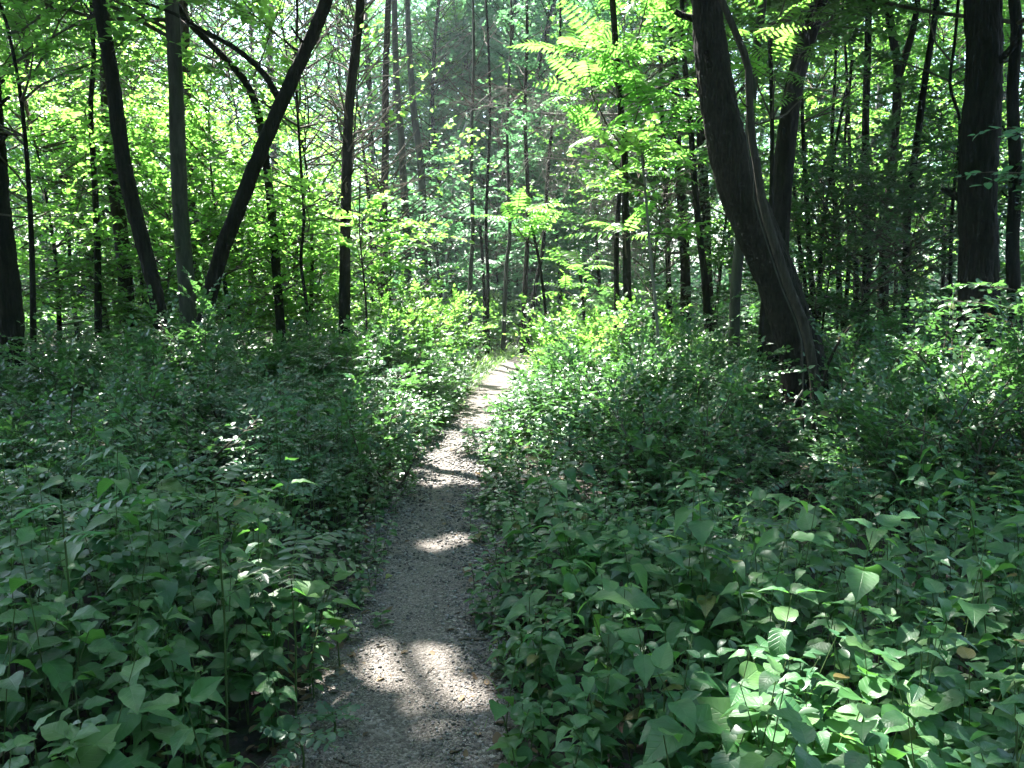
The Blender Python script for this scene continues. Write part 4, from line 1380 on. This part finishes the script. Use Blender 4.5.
# ------------------------------------------------------------------ loose gravel and leaf litter
def stones():
    mb = MB()
    ico = np.array([(0, 0, 1), (.9, 0, .35), (.28, .85, .35), (-.73, .53, .35), (-.73, -.53, .35), (.28, -.85, .35), (.73, .53, -.35), (-.28, .85, -.35), (-.9, 0, -.35), (-.28, -.85, -.35), (.73, -.53, -.35), (0, 0, -1)])
    tri = [(0, 1, 2), (0, 2, 3), (0, 3, 4), (0, 4, 5), (0, 5, 1), (1, 6, 2), (2, 7, 3), (3, 8, 4), (4, 9, 5), (5, 10, 1), (6, 7, 2), (7, 8, 3), (8, 9, 4), (9, 10, 5), (10, 6, 1), (11, 7, 6), (11, 8, 7), (11, 9, 8), (11, 10, 9), (11, 6, 10)]
    F = np.array([(a, b, c, c) for a, b, c in tri])
    n = 26000
    y = 1.8 + rng.uniform(0, 1, n) ** 1.5 * 7.5
    l, r = np.interp(y, yy, PLX) - .12, np.interp(y, yy, PRX) + .1
    t = rng.uniform(0, 1, n)
    edge = np.abs(t - .5) * 2
    ok = rng.random(n) < .35 + .65 * edge
    x = l + (r - l) * t
    x, y, edge = x[ok], y[ok], edge[ok]
    n = len(x)
    sz = .0022 + .006 * rng.uniform(0, 1, n) ** 4 + .0025 * edge
    sz *= np.clip(y / 3.5, .8, 2)
    V = ico[None] * sz[:, None, None] * rng.uniform(.6, 1.35, (n, 1, 3)) * rng.uniform(.8, 1.15, (n, 12, 1))
    V[..., 2] *= .75
    a = rng.uniform(0, 6.28, n)
    ca, sa = np.cos(a)[:, None], np.sin(a)[:, None]
    Vx = V[..., 0] * ca - V[..., 1] * sa
    Vy = V[..., 0] * sa + V[..., 1] * ca
    tt = np.clip((x - np.interp(y, yy, PLX) + .1) / (np.interp(y, yy, PRX) - np.interp(y, yy, PLX) + .18), 0, 1)
    z = gz(x, y) + .006 + .012 * np.sin(np.pi * np.abs(tt - .5) * 2) + sz * .3
    V = np.stack([Vx + x[:, None], Vy + y[:, None], V[..., 2] + z[:, None]], -1)
    return V, F, n


def build_tris(name, V, F3, mat, smooth=False):
    me = bpy.data.meshes.new(name)
    me.vertices.add(len(V))
    me.vertices.foreach_set('co', V.astype(np.float32).ravel())
    me.loops.add(F3.size)
    me.loops.foreach_set('vertex_index', F3.astype(np.int32).ravel())
    me.polygons.add(len(F3))
    me.polygons.foreach_set('loop_start', np.arange(0, F3.size, 3, dtype=np.int32))
    me.materials.append(mat)
    me.update(calc_edges=True)
    me.polygons.foreach_set('use_smooth', np.full(len(F3), smooth, bool))
    o = bpy.data.objects.new(name, me)
    COL.objects.link(o)
    return o


V, F, n = stones()
FF = (F[None, :, :3] + (np.arange(n) * 12)[:, None, None]).reshape(-1, 3)
tag(build_tris('gravel', V.reshape(-1, 3), FF, STONE, True), kind='stuff')

mb = MB()
x, y, d, s = scatter(-8, 8, 1.2, 11, 260, -.3, widen=.6)
pk = (d < .25) | (rng.random(len(d)) < .1)
pk &= (d > -.02) | (rng.random(len(d)) < np.clip(.5 + 2 * d, .05, 1))
x, y = x[pk], y[pk]
n = len(x)
az = rng.uniform(0, 6.28, n)
A = np.stack([np.cos(az), np.sin(az), rng.normal(0, .15, n)], 1)
NN = np.array([0, 0, 1.0]) + rng.normal(0, .3, (n, 3))
add_leaves(mb, np.stack([x, y, gz(x, y) + .015], 1), A, NN, rng.uniform(.015, .06, n), T_OVAL, 0, rng.uniform(-.4, .3, n), rng.uniform(.6, 1.1, n))
x, y, d, s = scatter(-4, 4, 1.5, 10, 40, -.3, widen=.2)
pk = (d < .25) & ((d > -.05) | (rng.random(len(d)) < .25))
x, y = x[pk], y[pk]
n = len(x)
az = rng.uniform(0, 6.28, n)
ln = rng.uniform(.03, .14, n)
p0 = np.stack([x, y, gz(x, y) + .02], 1)
dv = np.stack([np.cos(az) * ln, np.sin(az) * ln, rng.normal(0, .006, n)], 1)
add_tubes(mb, np.stack([p0, p0 + dv * .5 + rng.normal(0, .004, (n, 3)), p0 + dv], 1), np.array([[.0028, .0024, .0016]]) * rng.uniform(.6, 1.4, (n, 1)), 4, 1)
tag(mb.build('leaf_litter', [LITTER, TWIG]), kind='stuff')


# ------------------------------------------------------------------ plants one can point at
def plant(label, px, py, z, size, pairs=4, tmpl=T_HEART, leaf=LEAF_HERB, h=None, cat='plant', name='leafy_plant', wf=1.0, n=1, droop=.25, group=None):
    c = gpt(px, py, z)
    base = np.array([c[0], c[1], float(gz(c[0], c[1]))])
    o = tag(empty(name, base), label, cat, group)
    hh = np.array([z if h is None else h]) - base[2]
    st, lf = MB(), MB()
    tmp = MB()
    herbs(tmp, np.array([c[0]]), np.array([c[1]]), hh, np.array([size]), pairs, tmpl, 0, 1, wf, droop, .003, .4)
    for v_, f_, m_, u_ in zip(tmp.v, tmp.f, tmp.m, tmp.uv):
        f0 = f_ - f_.min()
        (lf if m_[0] == 0 else st).add(v_, f0, 0, u_)
    st.build('stem', STEM, o, origin=base)
    lf.build('leaves', leaf, o, origin=base)
    return o


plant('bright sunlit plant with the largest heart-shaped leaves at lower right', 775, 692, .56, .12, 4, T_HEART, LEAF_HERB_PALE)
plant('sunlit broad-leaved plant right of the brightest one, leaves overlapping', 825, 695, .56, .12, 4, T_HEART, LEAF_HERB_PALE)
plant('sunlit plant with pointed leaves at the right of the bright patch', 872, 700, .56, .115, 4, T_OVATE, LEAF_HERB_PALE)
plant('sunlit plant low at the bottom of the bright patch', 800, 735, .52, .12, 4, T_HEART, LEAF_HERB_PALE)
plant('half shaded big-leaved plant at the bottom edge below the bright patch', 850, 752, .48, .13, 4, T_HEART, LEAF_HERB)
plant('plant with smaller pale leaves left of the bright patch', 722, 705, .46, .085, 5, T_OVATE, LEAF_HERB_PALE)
plant('drooping plant leaning over the right edge of the near path', 512, 690, .24, .10, 3, T_OVATE, LEAF_HERB, droop=.5)
plant('low plant with bright leaf tips at the bottom beside the path', 520, 745, .2, .09, 3, T_HEART, LEAF_HERB_PALE)
plant('yellow-green upright seedling above the left foreground carpet', 248, 525, .55, .09, 4, T_OVATE, LEAF_SUMAC)
plant('yellow-tipped seedling in the left slope', 232, 468, .68, .055, 5, T_OVATE, LEAF_YELLOW)
plant('bright plant overhanging the left path edge', 305, 575, .46, .09, 5, T_OVATE, LEAF_HERB_PALE)
plant('bright small-leaved plant touching the gravel on the left', 338, 600, .3, .075, 5, T_OVATE, LEAF_HERB_PALE)
plant('tall plant with one big hanging leaf in the left foreground', 160, 575, .5, .11, 4, T_HEART, LEAF_HERB)
plant('broad plant in the lower left corner with pale leaf', 30, 740, .5, .11, 4, T_OVATE, LEAF_HERB_PALE)
plant('broad-leaved plant in the middle of the left foreground', 215, 690, .52, .11, 5, T_OVATE, LEAF_HERB)
plant('yellowing low plant among dark leaves at the right', 970, 592, .5, .06, 5, T_HEART, LEAF_YELLOW)


def seedling_compound(label, px, py, z, n, ln, K, lsize, leaf, tmpl=T_OVAL, wf=1.2):
    c = gpt(px, py, z)
    base = np.array([c[0], c[1], float(gz(c[0], c[1]))])
    o = tag(empty('compound_leaf_plant', base), label, 'plant')
    st, lf = MB(), MB()
    top = c.copy()
    add_tubes(st, np.stack([base - [0, 0, .02], (base + top) / 2 + [.01, 0, 0], top])[None], np.array([[.005, .004, .003]]), 5)
    st.build('stem', STEM, o, origin=base)
    az = rng.uniform(0, 6.28) + np.arange(n) * 2.4
    e = rng.uniform(.0, .5, n)
    D = np.stack([np.cos(az) * np.cos(e), np.sin(az) * np.cos(e), np.sin(e)], 1)
    O = top[None] - np.array([0, 0, 1.0])[None] * (rng.uniform(0, .35, n) * (top[2] - base[2]))[:, None]
    sprays(lf, O, D, ln * rng.uniform(.75, 1.15, n), K, lsize, tmpl, 0, 1, .002, .25, True, .25, .1, wf)
    lf.build('leaves', [leaf, STEM], o, origin=base)


seedling_compound('small pale plant with round leaflets at the left path edge', 332, 712, .10, 6, .14, 10, .035, LEAF_BLUE)
seedling_compound('second round-leaflet plant beside the gravel near the bottom', 300, 735, .16, 6, .15, 10, .04, LEAF_BLUE)
seedling_compound('fern-like plant with dark leaflets left of the path', 290, 560, .62, 6, .3, 14, .07, LEAF_DARK, T_LANCE)
seedling_compound('pale feathery plant in the middle of the left slope', 215, 480, .95, 9, .28, 14, .045, LEAF_SHRUB)
seedling_compound('tall feathery plant with bluish leaves at the left edge', 60, 490, .9, 9, .3, 14, .045, LEAF_BLUE)
seedling_compound('feathery plant at the foot of the twisting stem', 700, 505, .75, 9, .3, 14, .05, LEAF_BLUE)
seedling_compound('feathery dark plant in the right hollow', 800, 510, .7, 8, .3, 14, .05, LEAF_DARK)


# ------------------------------------------------------------------ fallen branches, sticks, stone
def stick(label, px, Y, w0, w1, mat=DEADWOOD, name='fallen_branch', cat='branch', side=0):
    pts = np.array([at(x, y, Y + dy) for x, y, dy in px])
    base = pts[0]
    mb = MB()
    Q = resample(pts, 16)
    k = Y / FPX / 2
    add_tubes(mb, Q[None], np.linspace(w0 * k, w1 * k, 16)[None], 7, 0, .08)
    if side:
        i = rng.integers(4, 14, side)
        D = unit(rng.normal(0, 1, (side, 3)) + [0, 0, .5])
        tw = Q[i][:, None] + D[:, None] * (rng.uniform(.15, .45, (side, 1)) * np.linspace(0, 1, 4))[..., None]
        add_tubes(mb, tw, np.linspace(.4, .12, 4)[None] * w0 * k * np.ones((side, 1)), 5)
    tag(mb.build(name, mat, origin=base), label, cat).location = base


stick('crooked grey fallen branch on the left mound', [(262, 398, 0), (278, 405, -.1), (292, 410, 0), (302, 418, -.1), (312, 424, 0)], 6.3, 5, 3)
stick('pale dead stick slanting up left of the massive trunk foot', [(745, 470, 0), (765, 445, .1), (783, 420, .1), (803, 390, .2)], 7.4, 3, 2, side=3)
stick('thin green-brown stem bending right across the right foreground', [(815, 540, 0), (850, 520, .1), (885, 490, .2), (908, 462, .3), (923, 438, .4)], 5.2, 3.5, 2, TWIG)
stick('dark broken stub standing up right of the twisting stem', [(820, 395, 0), (828, 365, .1), (840, 340, .1), (850, 327, .1)], 8.0, 4, 2.5, BARK_BROWN)
stick('tangle of dead twigs in the right bank shrubs', [(670, 480, 0), (700, 460, .1), (730, 440, .2), (760, 432, .3)], 7.0, 3, 1.5, BARK_BROWN, side=9)
stick('thin dry stick lying flat in the dim right foreground', [(800, 562, 0), (840, 568, .0), (880, 575, .05)], 4.6, 3, 2, TWIG)

c = gpt(472, 644)
mb = MB()
pts = np.array([[-.06, 0, .018], [-.02, .006, .022], [.03, .002, .02], [.07, .012, .018]]) + c
add_tubes(mb, pts[None], np.array([[.006, .007, .006, .004]]), 6)
tag(mb.build('stick', TWIG, origin=c), 'short dark stick lying on the gravel of the path', 'stick').location = c


def cobble(label, px, py, s):
    c = gpt(px, py)
    mb = MB()
    a = np.linspace(0, 2 * np.pi, 15)[:-1]
    rings = []
    for i, t in enumerate(np.linspace(-.6, 1.5, 9)):
        rr = max(.02, math.cos(t))
        rings.append(np.stack([np.cos(a) * rr * s * (1 + .08 * np.sin(2 * a + 1)), np.sin(a) * rr * s * .75, np.full(14, math.sin(t) * s * .5 + s * .12)], 1))
    V = np.concatenate(rings) + c
    F = [(i * 14 + j, i * 14 + (j + 1) % 14, (i + 1) * 14 + (j + 1) % 14, (i + 1) * 14 + j) for i in range(8) for j in range(14)]
    mb.add(V, F)
    tag(mb.build('cobble', STONE, origin=c), label, 'stone').location = c


cobble('smooth rounded grey stone at the left path edge near the bottom', 329, 752, .022)
cobble('smaller stone just left of the rounded one', 316, 757, .016)

def fallen_leaf(label, px, py, s, mat):
    c = gpt(px, py) + np.array([0, 0, .03])
    mb = MB()
    az = rng.uniform(0, 6.28)
    add_leaves(mb, c[None], np.array([[math.cos(az), math.sin(az), .1]]), np.array([[.1, -.2, 1.0]]), np.array([s]), T_OVATE, 0, np.array([.3]))
    tag(mb.build('fallen_leaf', mat, origin=c), label, 'leaf').location = c


fallen_leaf('yellow fallen leaf on the gravel near the left edge of the path', 391, 580, .05, LEAF_YELLOW)
fallen_leaf('tan dry fallen leaf at the upper right of the path', 468, 573, .07, LITTER)

# ------------------------------------------------------------------ a leafy spray reaching in from the right edge
def overhang(label, px0, twigs, Y, leaf, size, ln, K, name, tmpl=T_OVAL, pin=False):
    """a small tree whose foot stands at px0 and whose branches reach to the given pixels"""
    base = np.array([px_x(px0, Y), Y, 0.0])
    base[2] = gz(base[0], base[1])
    top = base + [0, 0, 2.9]
    o = tag(empty(name, base), label, 'sapling')
    make_trunk(np.array([base - [0, 0, .05], base + [.04, .02, 1.2], base + [-.02, 0, 2.2], top]), .022, .01, BARK_BROWN, o, nseg=7, origin=base)
    mb = MB()
    for (tx, ty, dy) in twigs:
        e = at(tx, ty, Y + dy)
        s0 = base + [0, 0, float(np.clip(e[2] - .35, .4, 2.8))]
        pts = resample(np.stack([s0, (s0 + e) / 2 + [0, 0, .12], e]), 8)
        add_tubes(mb, pts[None], np.linspace(.009, .003, 8)[None], 5, 1)
        n = 10
        t = np.linspace(.3, 1, n) * 7
        i = np.minimum(t.astype(int), 6)
        O = pts[i] + (pts[i + 1] - pts[i]) * (t - i)[:, None]
        T = unit(pts[i + 1] - pts[i])
        S = unit(np.cross(T, [0, 0, 1.0])) * np.where(np.arange(n) % 2, 1, -1)[:, None]
        D = T * .6 + S * .8 + rng.normal(0, .15, (n, 3))
        D[-1] = T[-1]
        sprays(mb, O, D, ln * rng.uniform(.7, 1.2, n), K, size, tmpl, 0, 1, .002, .25, pin, .25, .15)
    mb.build('crown', [leaf, TWIG], o, origin=base)


overhang('slim shrubby tree at the right edge with sunlit sprays reaching left', 1070, [(940, 300, 0), (948, 345, -.2), (975, 285, .2), (925, 360, -.3), (985, 330, 0), (1000, 300, .3), (960, 315, .4), (1010, 370, -.2), (880, 395, .2)], 7.2,
         LEAF_SHRUB, .075, .3, 9, 'overhanging_sapling')
overhang('dark sapling outside the right edge holding one drooping spray of bluish leaves', 1100, [(990, 172, 0), (1008, 128, .1)], 4.2, LEAF_BLUE, .06, .16, 6, 'overhanging_sapling')
overhang('leafy sapling leaning out with bright leaves over the left bank', 365, [(420, 222, 0), (405, 245, -.2), (385, 235, .3), (432, 235, .2), (400, 265, 0), (380, 200, .1), (365, 215, -.3), (350, 240, .2)], 11.2, LEAF_MAPLE_SUNLIT, .10, .4, 9, 'overhanging_sapling', T_Q2)


# ------------------------------------------------------------------ the air
def haze():
    m = bpy.data.materials.new('haze')
    m.use_nodes = True
    t = m.node_tree
    for n in list(t.nodes):
        t.nodes.remove(n)
    out = t.nodes.new('ShaderNodeOutputMaterial')
    v = t.nodes.new('ShaderNodeVolumePrincipled')
    v.inputs['Color'].default_value = (.80, .92, 1.0, 1)
    v.inputs['Density'].default_value = HAZE
    v.inputs['Anisotropy'].default_value = .3
    t.links.new(v.outputs[0], out.inputs['Volume'])
    mb = MB()
    x0, x1, y0, y1, z0, z1 = -410, 410, -410, 710, -1.5, 26
    V = [(x0, y0, z0), (x1, y0, z0), (x1, y1, z0), (x0, y1, z0), (x0, y0, z1), (x1, y0, z1), (x1, y1, z1), (x0, y1, z1)]
    mb.add(V, [(3, 2, 1, 0), (4, 5, 6, 7), (0, 1, 5, 4), (1, 2, 6, 5), (2, 3, 7, 6), (3, 0, 4, 7)])
    tag(mb.build('haze', m, smooth=False), kind='stuff')


HAZE = .0007
if HAZE:
    haze()
